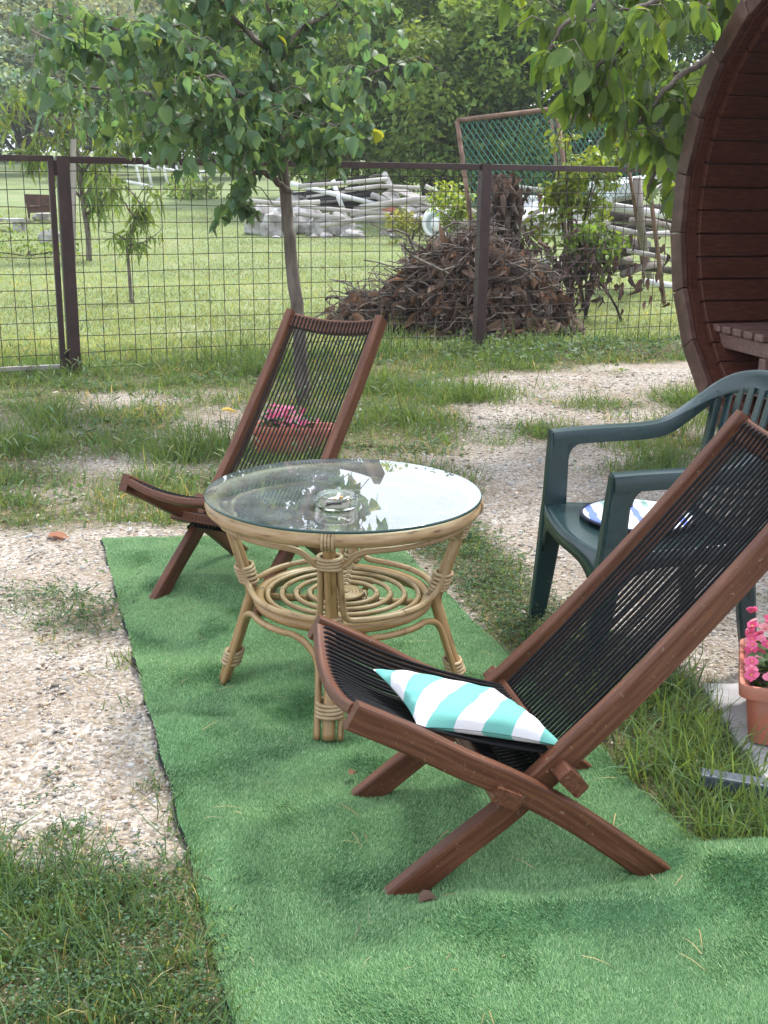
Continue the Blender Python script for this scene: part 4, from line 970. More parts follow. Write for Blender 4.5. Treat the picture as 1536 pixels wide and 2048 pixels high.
def build_ashtray():
    p = gz(672, 1013, TZ + .001)
    root = thing('ashtray', 'round clear glass ashtray full of stubs on the glass table', 'ashtray', (p[0], p[1], TZ + .0015))
    m = MB(); m.add(*lathe([(0, 0), (.050, 0), (.0545, .003), (.056, .030), (.055, .033), (.050, .033), (.0485, .030), (.047, .010), (.044, .007), (0, .007)], 40)); obj('bowl', m, M['ash_glass'], root, True)
    m = MB(); m.add(*lathe([(0, .0102), (.03, .0098), (.041, .0082)], 24)); obj('ash_layer', m, M['ash'], root, True)
    labs = ['bent white cigarette stub at the left of the ashtray', 'cigarette stub standing tallest in the ashtray', 'straight cigarette stub lying across the front of the ashtray', 'short cigarette stub at the right of the ashtray', 'cigarette stub resting at the back of the ashtray', 'burnt dark tipped cigarette stub at the ashtray centre', 'long cigarette stub leaning on the right ashtray wall']
    pl = [(-.022, .004, .3, .1, .030), (.004, .006, 1.3, .55, .030), (-.004, -.024, .12, .04, .040), (.024, .002, -.5, .1, .026), (.0, .024, .2, .1, .034), (.006, -.006, 2.4, .15, .028), (.018, -.014, .6, .3, .040)]
    for (x, y, yaw, pt, ln), lab in zip(pl, labs):
        o = thing('cigarette_stub', lab, 'cigarette', (p[0] + x, p[1] + y, TZ + .0155), group='cigarette stubs in the ashtray')
        d = np.array([math.cos(yaw) * math.cos(pt), math.sin(yaw) * math.cos(pt), math.sin(pt)]); h = np.array([0, 0, abs(math.sin(pt)) * ln / 2])
        m = MB(); m.add(*tube([-d * ln / 2 + h, d * ln * .18 + h], .0039, 8)); obj('paper', m, M['paper'], o, True)
        m = MB(); m.add(*tube([d * ln * .18 + h, d * ln / 2 + h], .0040, 8)); obj('filter', m, M['filter'] if rng.random() < .4 else M['paper'], o, True)
build_ashtray()

# ------------------------------------------------------------------ green plastic armchair
def build_armchair():
    root = thing('plastic_armchair', 'dark green moulded plastic armchair behind the near lounger', 'chair', (.834, 3.396, 0), math.radians(189.4))
    PM = M['plastic']
    # arms and back hoop, one continuous band
    half = [(.262, .284, .632), (.18, .289, .638), (.06, .292, .643), (-.05, .291, .648), (-.12, .286, .664), (-.185, .272, .708), (-.245, .238, .765), (-.285, .18, .804), (-.31, .09, .826), (-.315, 0, .832)]
    P = half + [(u, -v, z) for u, v, z in half[-2::-1]]
    P = smooth_path(P, 4)
    upv = []
    for p in P:
        t = np.clip((-.1 - p[0]) / .16, 0, 1); upv.append((np.array([0, 0, 1.]) * (1 - t) + np.array([.93, 0, .36]) * t))
    m = MB(); prof = np.array([(-.027, -.036), (-.029, .004), (-.026, .010), (-.010, .013), (.010, .013), (.026, .010), (.029, .004), (.027, -.036), (.021, -.036), (.020, .002), (-.020, .002), (-.021, -.036)])
    n = len(P); tt = np.abs(np.linspace(-1, 1, n)); sc = np.stack([1.0 + .35 * np.exp(-(tt / .3) ** 2), 1 - .5 * sstep(.62, .3, tt)], -1)
    m.add(*sweep(P, prof, np.array(upv), scale=sc)); ah = obj('arm_hoop', m, PM, root, True); ah.modifiers.new('e', 'EDGE_SPLIT').split_angle = math.radians(40)
    for sg in (1, -1):
        # front leg and arm post in one: a tapering angled channel
        P = smooth_path([(.262, .284 * sg, .636), (.268, .276 * sg, .55), (.272, .268 * sg, .43), (.276, .268 * sg, .36), (.290, (.285 if sg < 0 else .245) * sg, .15), (.302, (.298 if sg < 0 else .215) * sg, .0)], 3)
        t = np.linspace(0, 1, len(P)); w = np.interp(t, [0, .1, .4, .6, 1], [1.0, .95, 1.05, 1.1, .68]); m = MB()
        pr = np.array([(-.030, -.026 * sg), (.034, -.026 * sg), (.034, .004 * sg), (.031, .026 * sg), (.026, .026 * sg), (.027, -.018 * sg), (-.030, -.018 * sg)]) if False else rrect(.070, .042, .008)
        m.add(*sweep(P - np.array([.028, 0, 0]), pr, (0, 1, 0), scale=np.stack([w, np.interp(t, [0, .5, 1], [1, 1, .85])], -1), cut1=0.0)); obj('front_leg', m, PM, root)
        # gusset under the arm
        q_ = np.linspace(0, PI / 2, 8); arc_ = [(.150 + .055 * math.sin(x), .552 + .055 * math.cos(x)) for x in q_]; poly = arc_ + [(.212, .552), (.212, .612), (.150, .612)]; k_ = len(poly)
        Vg = [(u, sg * (.282 + o_), z) for o_ in (-.017, .017) for u, z in poly]; Fg = [tuple(range(k_)), tuple(range(2 * k_ - 1, k_ - 1, -1))] + [(i, k_ + i, k_ + (i + 1) % k_, (i + 1) % k_) for i in range(k_)]
        m = MB(); m.add(Vg, Fg); obj('arm_gusset', m, PM, root)
        P = smooth_path([(-.185, .205 * sg, .40), (-.195, .212 * sg, .28), (-.215, .222 * sg, .12), (-.235, .232 * sg, .0)], 3)
        m = MB(); m.add(*sweep(P, rrect(.055, .038, .008), (0, 1, 0), scale=np.linspace(1.15, .8, len(P)), cut1=0.0)); obj('rear_leg', m, PM, root)
        # back stile from the seat to the hoop
        P = smooth_path([(-.190, .200 * sg, .40), (-.222, .212 * sg, .52), (-.245, .222 * sg, .64), (-.262, .222 * sg, .775)], 3)
        m = MB(); m.add(*sweep(P, rrect(.040, .022, .006), (1, 0, .3))); obj('stile', m, PM, root)
    # seat shell
    nu, nv = 18, 18; V = []; Fq = []
    def hw(u): return .232 + .030 * sstep(-.2, .25, u)
    for i in range(nu + 1):
        for j in range(nv + 1):
            b = j / nv * 2 - 1; uf = .275 + .030 * (1 - b * b); u = -.205 + (uf + .205) * i / nu
            z = .418 - .016 * math.cos(b * 1.45) - .012 * math.sin(PI * i / nu) + (.010 if False else 0) - .02 * max(0, i / nu - .9) * 10 * .4
            V.append((u, b * float(hw(u)), z))
    w_ = nv + 1
    for i in range(nu):
        for j in range(nv): Fq.append((i*w_+j, (i+1)*w_+j, (i+1)*w_+j+1, i*w_+j+1))
    m = MB(); m.add(V, Fq); seat = obj('seat', m, PM, root, True); sd = seat.modifiers.new('s', 'SOLIDIFY'); sd.thickness = .006; sd.offset = -1
    for k in range(9):      # anti slip ribs
        u = -.12 + k * .036; m = MB()
        m.add(*tube([(u, v, .4225 - .016 * math.cos(v / .25 * 1.45) - .012 * math.sin(PI * (u + .205) / .5)) for v in np.linspace(-.15, .15, 9)], .0022, 5)); obj('rib', m, PM, seat, True)
    # apron strips with arched lower edge
    def apron(pts, drops, nm):
        V = []; F2 = []
        for p, d in zip(pts, drops): V += [tuple(p), (p[0], p[1], p[2] - d * .5), (p[0], p[1], p[2] - d)]
        for i in range(len(pts) - 1):
            for q in (0, 1): F2.append((3*i+q, 3*i+3+q, 3*i+4+q, 3*i+1+q))
        mb = MB(); mb.add(V, F2); o = obj(nm, mb, PM, root, True); s_ = o.modifiers.new('s', 'SOLIDIFY'); s_.thickness = .005; s_.offset = 0
    bs = np.linspace(-1, 1, 25)
    apron([(.276 + .030 * (1 - b * b), b * .262, .404 - .010 * math.cos(b * 1.45) + .006) for b in bs], [.045 + .13 * abs(b) ** 5 for b in bs], 'front_apron')
    us = np.linspace(-.205, .25, 21)
    for sg in (1, -1): apron([(u, sg * float(hw(u)), .408) for u in us], [.05 + .13 * abs((u - .02) / .23) ** 4 for u in us], 'side_apron')
    apron([(-.206, b * .22, .40) for b in bs], [.045 + .12 * abs(b) ** 4 for b in bs], 'rear_apron')
    for k in range(7):
        v0 = (k - 3) * .058; v1 = (k - 3) * .062
        P = smooth_path([(-.198, v0, .405), (-.228, v0, .50), (-.262, (v0 + v1) / 2, .65), (-.300 + abs(v1) * .07, v1, .818 - 1.1 * v1 * v1)], 3)
        m = MB(); m.add(*sweep(P, rrect(.034, .008, .0035), (1, 0, .3))); obj('back_slat', m, PM, root)
    # round printed seat pad
    def padmat():
        mt, t, b = principled('printed_pad', (.85, .85, .86), .8); Lk = t.links.new
        tcn = N(t, 'ShaderNodeTexCoord'); sx = N(t, 'ShaderNodeSeparateXYZ'); nz = N(t, 'ShaderNodeTexNoise'); nz.inputs['Scale'].default_value = 14
        Lk(tcn.outputs['Object'], sx.inputs[0]); Lk(tcn.outputs['Object'], nz.inputs['Vector'])
        a = N(t, 'ShaderNodeMath', operation='MULTIPLY_ADD'); a.inputs[1].default_value = 7.5; Lk(sx.outputs[0], a.inputs[0])
        k = N(t, 'ShaderNodeMath', operation='MULTIPLY_ADD'); k.inputs[1].default_value = .22; k.inputs[2].default_value = .35; Lk(nz.outputs['Fac'], k.inputs[0]); Lk(k.outputs[0], a.inputs[2])
        fr = N(t, 'ShaderNodeMath', operation='FRACT'); Lk(a.outputs[0], fr.inputs[0])
        rp = N(t, 'ShaderNodeValToRGB'); rp.color_ramp.interpolation = 'CONSTANT'; e = rp.color_ramp.elements
        for _ in range(3): e.new(.5)
        for q, (p, c) in zip(e, [(0, (.82, .82, .84)), (.30, (.13, .19, .55)), (.48, (.84, .84, .85)), (.72, (.40, .62, .52)), (.84, (.84, .83, .84))]): q.position = p; q.color = (*c, 1)
        Lk(fr.outputs[0], rp.inputs[0]); Lk(rp.outputs[0], b.inputs['Base Color']); return mt
    pc = gz(1263, 1022, .425)
    pad = thing('seat_pad', 'round white and blue striped pad on the green armchair seat', 'cushion', (pc[0] + .02, pc[1], .401))
    m = MB(); m.add(*lathe([(0, .022), (.10, .022), (.160, .018), (.172, .012), (.172, .006), (.160, .001), (0, .0)], 48)); obj('cover', m, padmat(), pad, True)
    m = MB(); m.add(*tube(ringpath(.172, .010, 56), .0055, 8, True)); obj('piping', m, principled('navy_piping', (.008, .010, .035), .7)[0], pad, True)
build_armchair()

# ------------------------------------------------------------------ begonias in terracotta troughs
def trough(loc, rz, Lx, Wy, Hh, label):
    root = thing('flower_trough', label, 'planter', loc, rz)
    def ring(l, w, z, r=.03, n=6):
        out = []
        for cx, cy, a0 in ((l/2-r, w/2-r, 0), (-l/2+r, w/2-r, PI/2), (-l/2+r, -w/2+r, PI), (l/2-r, -w/2+r, 1.5*PI)):
            for k in range(n): a = a0 + k * PI / 2 / (n - 1); out.append((cx + r*math.cos(a), cy + r*math.sin(a), z))
        return np.array(out)
    b = .88
    prof = [(Lx*b-.02, Wy*b-.02, .0), (Lx*b, Wy*b, .004), (Lx*.94, Wy*.92, Hh-.036), (Lx, Wy, Hh-.034), (Lx+.006, Wy+.006, Hh-.008), (Lx, Wy, Hh), (Lx-.014, Wy-.014, Hh+.0005), (Lx-.026, Wy-.026, Hh-.006), (Lx*.9-.02, Wy*.86-.02, Hh-.06)]
    R_ = [ring(*p) for p in prof]; k = len(R_[0]); m = MB(); V = np.concatenate(R_); F_ = []
    for i in range(len(R_) - 1):
        for j in range(k): F_.append((i*k+j, i*k+(j+1) % k, (i+1)*k+(j+1) % k, (i+1)*k+j))
    F_.append(tuple(range(k - 1, -1, -1))); m.add(V, F_); o = obj('body', m, M['terracotta'], root, True)
    es = o.modifiers.new('e', 'EDGE_SPLIT'); es.split_angle = math.radians(50)
    m = MB(); q = ring(Lx*.92-.015, Wy*.90-.015, Hh-.035); m.add(np.concatenate([q, [[0, 0, Hh-.028]]]), [(j, (j+1) % k, k) for j in range(k)]); obj('soil', m, M['soil'], root)
    return root
_pet = None
def begonia(loc, rz, Lx, Wy, label, nfl, nlf, spread):
    root = thing('begonia_plant', label, 'flowers', loc, rz)
    n = nlf; P = np.stack([rng.normal(spread[0], spread[1], n).clip(-Lx/2 + .045, Lx/2 - .045), rng.normal(0, Wy * .28, n).clip(-Wy * .36, Wy * .36), rng.uniform(.0, .09, n)], -1)
    R = rotm(rng.uniform(0, 2*PI, n), rng.normal(-.15, .4, n), rng.normal(0, .4, n)); s = rng.uniform(.024, .042, n)
    V, T = replicate(*LEAF_ROUND, P, R, s); o = obj('leaves', fast_mesh('leaves', V, T, M['begonia_leaf'], np.repeat(tints(n, .25), len(LEAF_ROUND[0]), 0), True), None, root); o['kind'] = 'stuff'
    m = MB()
    for i in range(0, n, 3): m.add(*tube([(P[i][0] * .6, P[i][1] * .5, -.01), P[i] * [.9, .85, .7], P[i]], .0022, 5))
    obj('stems', m, M['begonia_leaf'], root, True)
    pv, pt = LEAF_ROUND; parts = []
    for k in range(4): Rk = rotm(np.array([k * PI / 2 + .2]), np.array([.25 + .1 * (k % 2)]), np.array([0.]));  V, T = replicate(pv, pt, np.array([[0., 0, 0]]), Rk, np.array([1.0 if k % 2 else .8])); parts.append((V, T, np.ones((len(V), 3)) * np.array([[1, 1, 1]])))
    FV, FT, FC_ = cat_meshes(parts)
    mes = [fast_mesh('flower', FV, FT, M['petal'], FC_ * np.array(c), True) for c in ((1, 1, 1), (1.1, 2.2, 1.35), (.85, .6, .7), (1.05, 1.5, 1.2))]
    cm = MB(); cm.add(*tube([(0, 0, 0), (0, 0, .25)], .12, 6)); cme = mesh_mb('stamen', cm, M['pistil'])
    for i in range(nfl):
        p = np.array([np.clip(rng.normal(spread[0], spread[1]), -Lx/2+.015, Lx/2-.01), float(np.clip(rng.normal(0, Wy * .30), -Wy * .45, Wy * .45)), rng.uniform(.03, .125)]); sz = rng.uniform(.013, .021)
        o = bpy.data.objects.new('flower', mes[rng.integers(0, 4)]); link(o, root)
        out = np.array([p[0] * .6 - spread[0] * .6, p[1], p[2] - .05]) + rng.normal(0, .03, 3); out[1] -= .05
        q = Vector(out.tolist()).to_track_quat('Z', 'X'); o.location = p.tolist(); o.rotation_euler = q.to_euler(); o.scale = (sz,) * 3
        c = bpy.data.objects.new('stamen', cme); link(c, o)
c0, c1 = gz(1479, 1392, .185), gz(1479, 1274, .185)
dd = c1 - c0; ang = math.atan2(dd[1], dd[0]) ; Wt = min(max(float(np.linalg.norm(dd)), .2), .34)
ex = np.array([math.cos(ang - PI/2), math.sin(ang - PI/2), 0]); cc_ = (c0 + c1) / 2 + ex * .29; 
trough((cc_[0], cc_[1], .033), ang - PI/2, .58, Wt, .165, 'terracotta flower trough standing on the concrete slabs at the right')
begonia((cc_[0], cc_[1], .033 + .135), ang - PI/2, .56, Wt, 'pink begonias growing in the trough on the slabs', 130, 110, (-.17, .10))
cp = gz(585, 905)
trough((cp[0], cp[1], .0), math.radians(-4), .43, .17, .15, 'terracotta flower trough on the grass seen through the far lounger')
begonia((cp[0], cp[1], .12), math.radians(-4), .40, .17, 'pink begonias seen through the cords of the far lounger', 60, 50, (-.05, .07))

# ------------------------------------------------------------------ grey metal foot bar on the slabs
p0 = gz(1402, 1552, .055); m = MB(); dirb = (gz(1536, 1563, .055) - gz(1402, 1540, .055)); dirb[2] = 0; dirb /= np.linalg.norm(dirb)
fb = thing('metal_foot', 'blue grey square metal foot bar resting on the slabs', 'metal frame', (p0[0], p0[1], .034))
m.add(*sweep([(0, 0, .018), dirb * .9 + [0, 0, .018]], rrect(.042, .034, .005), (0, 0, 1))); obj('bar', m, M['metal'], fb)
m = MB(); m.add(*sweep([-dirb * .006 + [0, 0, .018], dirb * .0 + [0, 0, .018]], rrect(.038, .031, .004), (0, 0, 1))); obj('end_cap', m, M['backing'], fb)
m = MB(); m.add(*sweep([dirb * .62 + [0, 0, .0355], dirb * .62 + [0, 0, .72]], rrect(.05, .04, .005), (0, 1, 0))); obj('upright', m, M['metal'], fb)

# ------------------------------------------------------------------ things on the lawn beyond the fence
def rod(name, mat, pts, r, label, cat, group=None, n=8, smooth=True):
    P = np.array(pts, float); b = P[np.argmin(P[:, 2])].copy(); m = MB(); m.add(*tube(P - b, r, n)); o = obj(name, m, mat, loc=b, smooth=smooth)
    return tag(o, label, cat, group)
def lump(rx, ry, rz, seed, n=10, k=7):
    """faceted boulder"""
    g = np.random.default_rng(seed); V = []; F_ = []
    for i in range(k + 1):
        th = PI * i / k
        for j in range(n):
            ph = 2 * PI * j / n; d = np.array([math.sin(th) * math.cos(ph), math.sin(th) * math.sin(ph), math.cos(th)])
            V.append(d)
    V = np.array(V); pl = g.normal(0, 1, (14, 3)); pl /= np.linalg.norm(pl, axis=1, keepdims=True); off = g.uniform(.62, .95, 14)
    s = np.ones(len(V))
    for p, o in zip(pl, off): dt = V @ p; s = np.where(dt > 1e-3, np.minimum(s, o / np.maximum(dt, 1e-3)), s)
    s = s * (1 + g.normal(0, .05, len(s)) * (n > 8)); V = V * s[:, None] * np.array([rx, ry, rz]); V[:, 2] = np.maximum(V[:, 2], -rz * .35)
    for i in range(k):
        for j in range(n): F_.append((i*n+j, (i+1)*n+j, (i+1)*n+(j+1) % n, i*n+(j+1) % n))
    return V, F_
def build_lawn_things():
    # old white pole fence
    YP = 36.0
    z_ = lambda a, b: (240 + a / 4.8, 280 + b / 4.8)
    for (a, b, lab) in [((120, 110), (215, 470), 'leftmost leaning white pole of the old pole fence'), ((230, 100), (315, 450), 'second leaning white pole from the left in the old fence'),
                        ((380, 110), (475, 465), 'middle leaning white pole of the old pole fence'), ((490, 110), (610, 430), 'fourth, greyer leaning pole of the old pole fence'), ((685, 120), (820, 470), 'rightmost leaning white pole of the old pole fence')]:
        Yb = gp(*z_(*b))[1]; Yb = min(Yb, 44); p0, p1 = at(*z_(*b), Yb), at(*z_(*a), Yb + .2); p0[2] -= .1
        rod('fence_pole', M['pipe'], [p0, p1], .042, lab, 'pole', 'poles of the old white fence')
    for pts, lab in [([(0, 225), (200, 245), (330, 290)], 'upper white rail tied across the two leftmost poles'), ([(355, 265), (590, 305)], 'white rail tied to the middle pole'),
                     ([(575, 322), (905, 300)], 'thin white rail at the right end of the old fence'), ([(885, 262), (1025, 345)], 'white rail end slanting down behind the round leaves'), ([(25, 390), (250, 435), (370, 490)], 'low white rail sloping to the grass at the left'), ([(775, 540), (915, 575)], 'short white pipe lying in the weeds')]:
        rod('white_rail', M['pipe'], [at(*z_(*p), 35.8) for p in pts], .04, lab, 'rail', 'rails of the old white fence')
    # rusty fire box
    b = gp(78, 446); w = .70
    o = thing('fire_box', 'rusty brown metal fire box on legs behind the gate', 'fire box', b)
    A = lambda px, py, dy=0.: at(px, py, b[1] + dy) - b
    m = MB(); f = [A(48, 388), A(112, 390), A(112, 424), A(55, 426)]; k = [A(48, 388, .5), A(112, 390, .5), A(112, 424, .5), A(55, 426, .5)]
    m.add(f + k, [(0, 3, 2, 1), (4, 5, 6, 7), (3, 0, 4, 7), (1, 2, 6, 5), (2, 3, 7, 6)]); obj('box', m, M['rust'], o)
    for px in (58, 106):
        for dy in (.03, .46): m = MB(); m.add(*tube([A(px, 424, dy), A(px, 447, dy)], .025, 6)); obj('leg', m, M['rust'], o)
    m = MB(); m.add(*tube([A(58, 412, -.03), A(80, 411, -.03)], .012, 6)); obj('handle', m, M['rust_pipe'], o)
    def stone(px, py, rx, ry, rz, lab, seed, Y=None):
        p = gp(px, py); m = MB(); m.add(*lump(rx, ry, rz, seed)); o = obj('stone', m, M['rock'], loc=p + np.array([0, ry * .4, rz * .3])); tag(o, lab, 'stone', 'pale stones and rubble on the lawn')
    stone(82, 441, .28, .2, .16, 'white stone lying under the fire box', 3); 
    stone(100, 489, .32, .25, .2, 'pale block half buried in weeds below the fire box', 5)
    bl = gp(10, 462); m = MB(); m.add(*boxv(0, 0, .22, .9, .4, .06)); bo = thing('white_bench', 'low white slab bench at the left picture edge', 'bench', bl); obj('top', m, M['rock'], bo)
    for x in (-.3, .3): m = MB(); m.add(*boxv(x, 0, .09, .16, .34, .2)); obj('leg', m, M['rock'], bo)
    rb = [(520, 470, .45, .35, .5, 'grey white boulder at the left end of the rubble'), (560, 472, .5, .4, .45, 'wide pale boulder behind the tree trunk'), (610, 468, .5, .4, .48, 'greyish shaded boulder right of the tree trunk'),
          (645, 472, .34, .3, .42, 'pointed white boulder in the rubble middle'), (680, 471, .42, .3, .40, 'bright white boulder beside the slanting pole foot'), (708, 476, .30, .25, .16, 'small flat white stone before the rubble'),
          (735, 445, .42, .3, .36, 'pale concrete lump behind the flat stone'), (768, 446, .45, .3, .40, 'white rubble block beside the brick heap'), (585, 440, .6, .4, .5, 'large grey slab behind the boulders'), (215 + 75, 428, .2, .15, .12, 'small white stone behind the sapling')]
    for i, (px, py, rx, ry, rz, lab) in enumerate(rb): stone(px, py, rx, ry, rz, lab, 20 + i)
    for q in range(22):
        px_, py_ = rng.uniform(505, 800), rng.uniform(455, 480); p = gp(px_, py_); r_ = rng.uniform(.06, .16); m = MB(); m.add(*lump(r_ * 1.3, r_, r_ * .8, 300 + q, 8, 5)); tag(obj('rubble_piece', m, M['rock'], loc=p + np.array([0, .1, r_ * .2])), 'small pale rubble piece at the foot of the boulders', 'rubble', 'small rubble pieces')
    m = MB(); m.add(*lump(.3, .25, .16, 77)); p = gp(785, 452); o = obj('brick_rubble', m, principled('brick_red', (.32, .12, .07), .9)[0], loc=p + [0, 0, .3]); tag(o, 'small reddish brick lump on the rubble', 'rubble')
    # dark timber stack
    for i in range(10):
        y0 = 352 + i * 5.5; xa, xb = 590 + rng.uniform(-10, 30), 745 + rng.uniform(-10, 30); Yb = 27 + rng.uniform(0, 1.2)
        p0, p1 = at(xa, y0 + rng.uniform(8, 22), Yb), at(xb, y0 - rng.uniform(-4, 8), Yb + .4); c = (p0 + p1) / 2
        m = MB(); m.add(*sweep([p0 - c, p1 - c], rrect(.16, .05, .006), (0, 0, 1))); o = obj('timber', m, M['black_plank'] if i % 4 else M['old_board'], loc=c)
        tag(o, ('dark weathered' if i % 4 else 'bleached pale') + ' timber in the stack behind the boulders', 'timber', 'stacked timbers')
    m = MB(); m.add(*lump(1.1, .5, .42, 91, 14, 8)); p = gp(680, 440); o = obj('tarpaulin', m, M['black_plank'], loc=(p[0], 28.6, p[2] + .35)); tag(o, 'black tarpaulin heap behind the timber stack', 'tarpaulin')
    Yr = 25.5
    for pts, r, lab in [([(583, 367), (660, 386), (772, 413)], .05, 'long white pipe sloping down across the rubble'), ([(663, 352), (677, 395), (695, 440)], .05, 'slanting grey white post crossing the long pipe'), ([(769, 348), (790, 390), (828, 468)], .07, 'thick leaning post at the right of the rubble'),
                        ([(770, 406), (830, 404), (895, 403)], .05, 'level white pipe left of the maroon post'), ([(535, 420), (565, 424)], .05, 'short pipe end left of the tree trunk'), ([(745, 390), (775, 402), (840, 432)], .06, 'bleached pole under the leaning post')]:
        rod('pipe', M['pipe'] if r < .06 else M['old_board'], [at(*p, Yr - .4 * (i % 2)) for i, p in enumerate(pts)], r, lab, 'pipe', 'loose pipes and poles on the rubble')
    for a, b, lab in [((785, 375), (905, 425), 'upper bleached board slanting over the rubble'), ((770, 385), (850, 440), 'lower bleached board slanting over the rubble'), ((800, 400), (880, 420), 'short bleached board near the white drum')]:
        p0, p1 = at(*a, 24.9), at(*b, 24.3); c = (p0 + p1) / 2; m = MB(); m.add(*sweep([p0 - c, p1 - c], rrect(.2, .04, .005), (0, -.5, 1))); tag(obj('board', m, M['old_board'], loc=c), lab, 'board', 'bleached boards')
    # white drum lying on its side
    c = at(875, 447, 22.0); dr = thing('white_drum', 'white plastic drum lying on its side by the leaf heap', 'drum', c)
    m = MB(); V, F_ = lathe([(.0, .0), (.12, .0), (.14, .03), (.20, .03), (.23, .0), (.27, .02), (.28, .1), (.28, .62), (.24, .7), (0, .7)], 24); m.add(V[:, [0, 2, 1]] * [1, 1, 1], F_); obj('body', m, M['sheet'], dr, True)
    m = MB(); V, F_ = lathe([(.14, -.004), (.2, -.004)], 24); m.add(V[:, [0, 2, 1]], F_); obj('rim_band', m, principled('grey_band', (.25, .30, .30), .6)[0], dr)
    # white sheets and pipes behind the bush
    for pts, lab in [([(1020, 405), (1120, 400), (1200, 420), (1190, 450), (1080, 475), (1030, 440)], 'crumpled white sheet behind the green bush'), ([(1190, 362), (1330, 345), (1335, 352), (1240, 400), (1180, 420), (1185, 380)], 'white corrugated sheet beside the barrel hut')]:
        Yb = 13.9; P3 = [at(*p, Yb + rng.uniform(0, .5)) for p in pts]; c = np.mean(P3, 0); m = MB()
        top = [q - c for q in P3]; mid = np.mean(top, 0) + [0, -.1, .05]; n = len(top); bk = [q + [0, .05, -.02] for q in top]
        m.add(top + [mid] + bk, [(i, (i + 1) % n, n) for i in range(n)] + [(n + 1 + (i + 1) % n, n + 1 + i, i, (i + 1) % n) for i in range(n)] + [tuple(range(2 * n, n, -1))]); tag(obj('white_sheet', m, M['sheet'], loc=c), lab, 'sheet')
    for pts, r, lab in [([(1012, 398), (1200, 402)], .045, 'level white pipe behind the bush'), ([(1205, 410), (1345, 432)], .05, 'white pipe sloping down towards the barrel'), ([(1080, 520), (1170, 535)], .04, 'white pipe lying low behind the dead leaves'), ([(1290, 563), (1352, 573)], .04, 'white pipe on the grass beside the barrel'), ([(1180, 372), (1275, 366)], .05, 'upper white pipe above the logs')]:
        rod('pipe', M['pipe'], [at(*p, 14.3) for p in pts], r, lab, 'pipe', 'white pipes behind the bush')
    for pts, r, lab in [([(985, 440), (1105, 452), (1220, 446)], .035, 'thin pale pole crossing low behind the bush'), ([(1010, 372), (1110, 384), (1190, 377)], .03, 'thin grey pole under the upper white pipe'), ([(1215, 455), (1290, 470), (1350, 466)], .035, 'pale pole lying across the log pile'), ([(1200, 490), (1275, 505), (1350, 520)], .03, 'grey pole sloping down the log pile'), ([(1030, 460), (1070, 425), (1140, 392)], .03, 'pole leaning up behind the dead vine'), ([(1225, 400), (1300, 385), (1352, 360)], .035, 'pale pole rising towards the barrel rim')]:
        rod('pole', M['old_board'], [at(*p, 13.8) for p in pts], r, lab, 'pole', 'pale poles heaped right of the maroon post')
    for pts, r, lab in [([(470, 398), (560, 408), (640, 404)], .045, 'pale pole left of the tree trunk'), ([(600, 372), (690, 366), (775, 358)], .04, 'pale pole sloping up behind the timber stack'), ([(720, 415), (830, 398), (950, 392)], .05, 'long bleached pole ending at the maroon post'), ([(640, 452), (740, 436), (850, 436)], .045, 'pale pole lying before the brick lump'), ([(800, 455), (880, 440), (960, 446)], .045, 'pale pole half hidden behind the leaf heap'), ([(850, 372), (900, 398), (955, 428)], .045, 'grey plank like pole slanting down to the maroon post')]:
        rod('pole', M['old_board'], [at(*p, 22.8) for p in pts], r, lab, 'pole', 'pale poles heaped on the rubble')
    for pts, r, lab in [([(520, 432), (600, 428), (690, 438)], .045, 'bleached pole lying on the boulders at left'), ([(600, 412), (700, 422), (780, 428)], .04, 'grey pole between timber stack and boulders'), ([(700, 430), (790, 408), (880, 398)], .04, 'long pale pole rising towards the shrub'), ([(820, 425), (870, 412), (940, 415)], .045, 'pale pole behind the white drum'), ([(690, 380), (760, 372), (840, 376)], .04, 'thin pole along the timber stack top')]:
        rod('pole', M['old_board'], [at(*p, 24.0) for p in pts], r, lab, 'pole', 'pale poles heaped on the rubble')
    # log pile
    for i in range(16):
        px = rng.uniform(1215, 1350); py = 420 + (i % 8) * 17; Yb = 14.9 + rng.uniform(-.3, .5); p0 = at(px - rng.uniform(40, 75), py + rng.normal(0, 8), Yb); p1 = at(px + rng.uniform(25, 60), py + rng.normal(0, 10), Yb + .3)
        o = rod('log', M['grey_wood'] if i % 3 == 0 else M['bark_dark'], [p0, (p0 + p1) / 2 + [0, 0, .03], p1], rng.uniform(.035, .075), ('grey ' if i % 3 == 0 else 'dark ') + 'branch log in the pile beside the barrel hut', 'log', 'logs in the pile by the barrel', 7)
    rod('leaning_post', M['grey_wood'], [gp(1300, 560), at(1283, 460, 13.6), at(1274, 356, 13.5)], .05, 'grey wooden post standing in front of the log pile', 'post')
    # rusty framed chain link panels
    def panel(TL, TR, BL_, BR_, Yb, lab, net=True):
        P = [at(*TL, Yb), at(*TR, Yb), at(*BR_, Yb), at(*BL_, Yb)]; c = (P[2] + P[3]) / 2; root = thing('chain_link_panel', lab, 'wire panel', c, group='chain link panels')
        for a, b in ((0, 1), (0, 3), (1, 2)): m = MB(); m.add(*tube([P[a] - c, (P[a] + P[b]) / 2 - c + rng.normal(0, .01, 3), P[b] - c], .026, 7)); obj('frame_pipe', m, M['rust_pipe'], root, True)
        m = MB(); nx, ny = 17, 8
        def Q(u, v):
            s = (1-u)*(1-v)*P[0] + u*(1-v)*P[1] + u*v*P[2] + (1-u)*v*P[3]; return s - c + np.array([0, .03 * math.sin(u * 9) * math.sin(v * 5), -.04 * math.sin(PI * u) * (1 - v)])
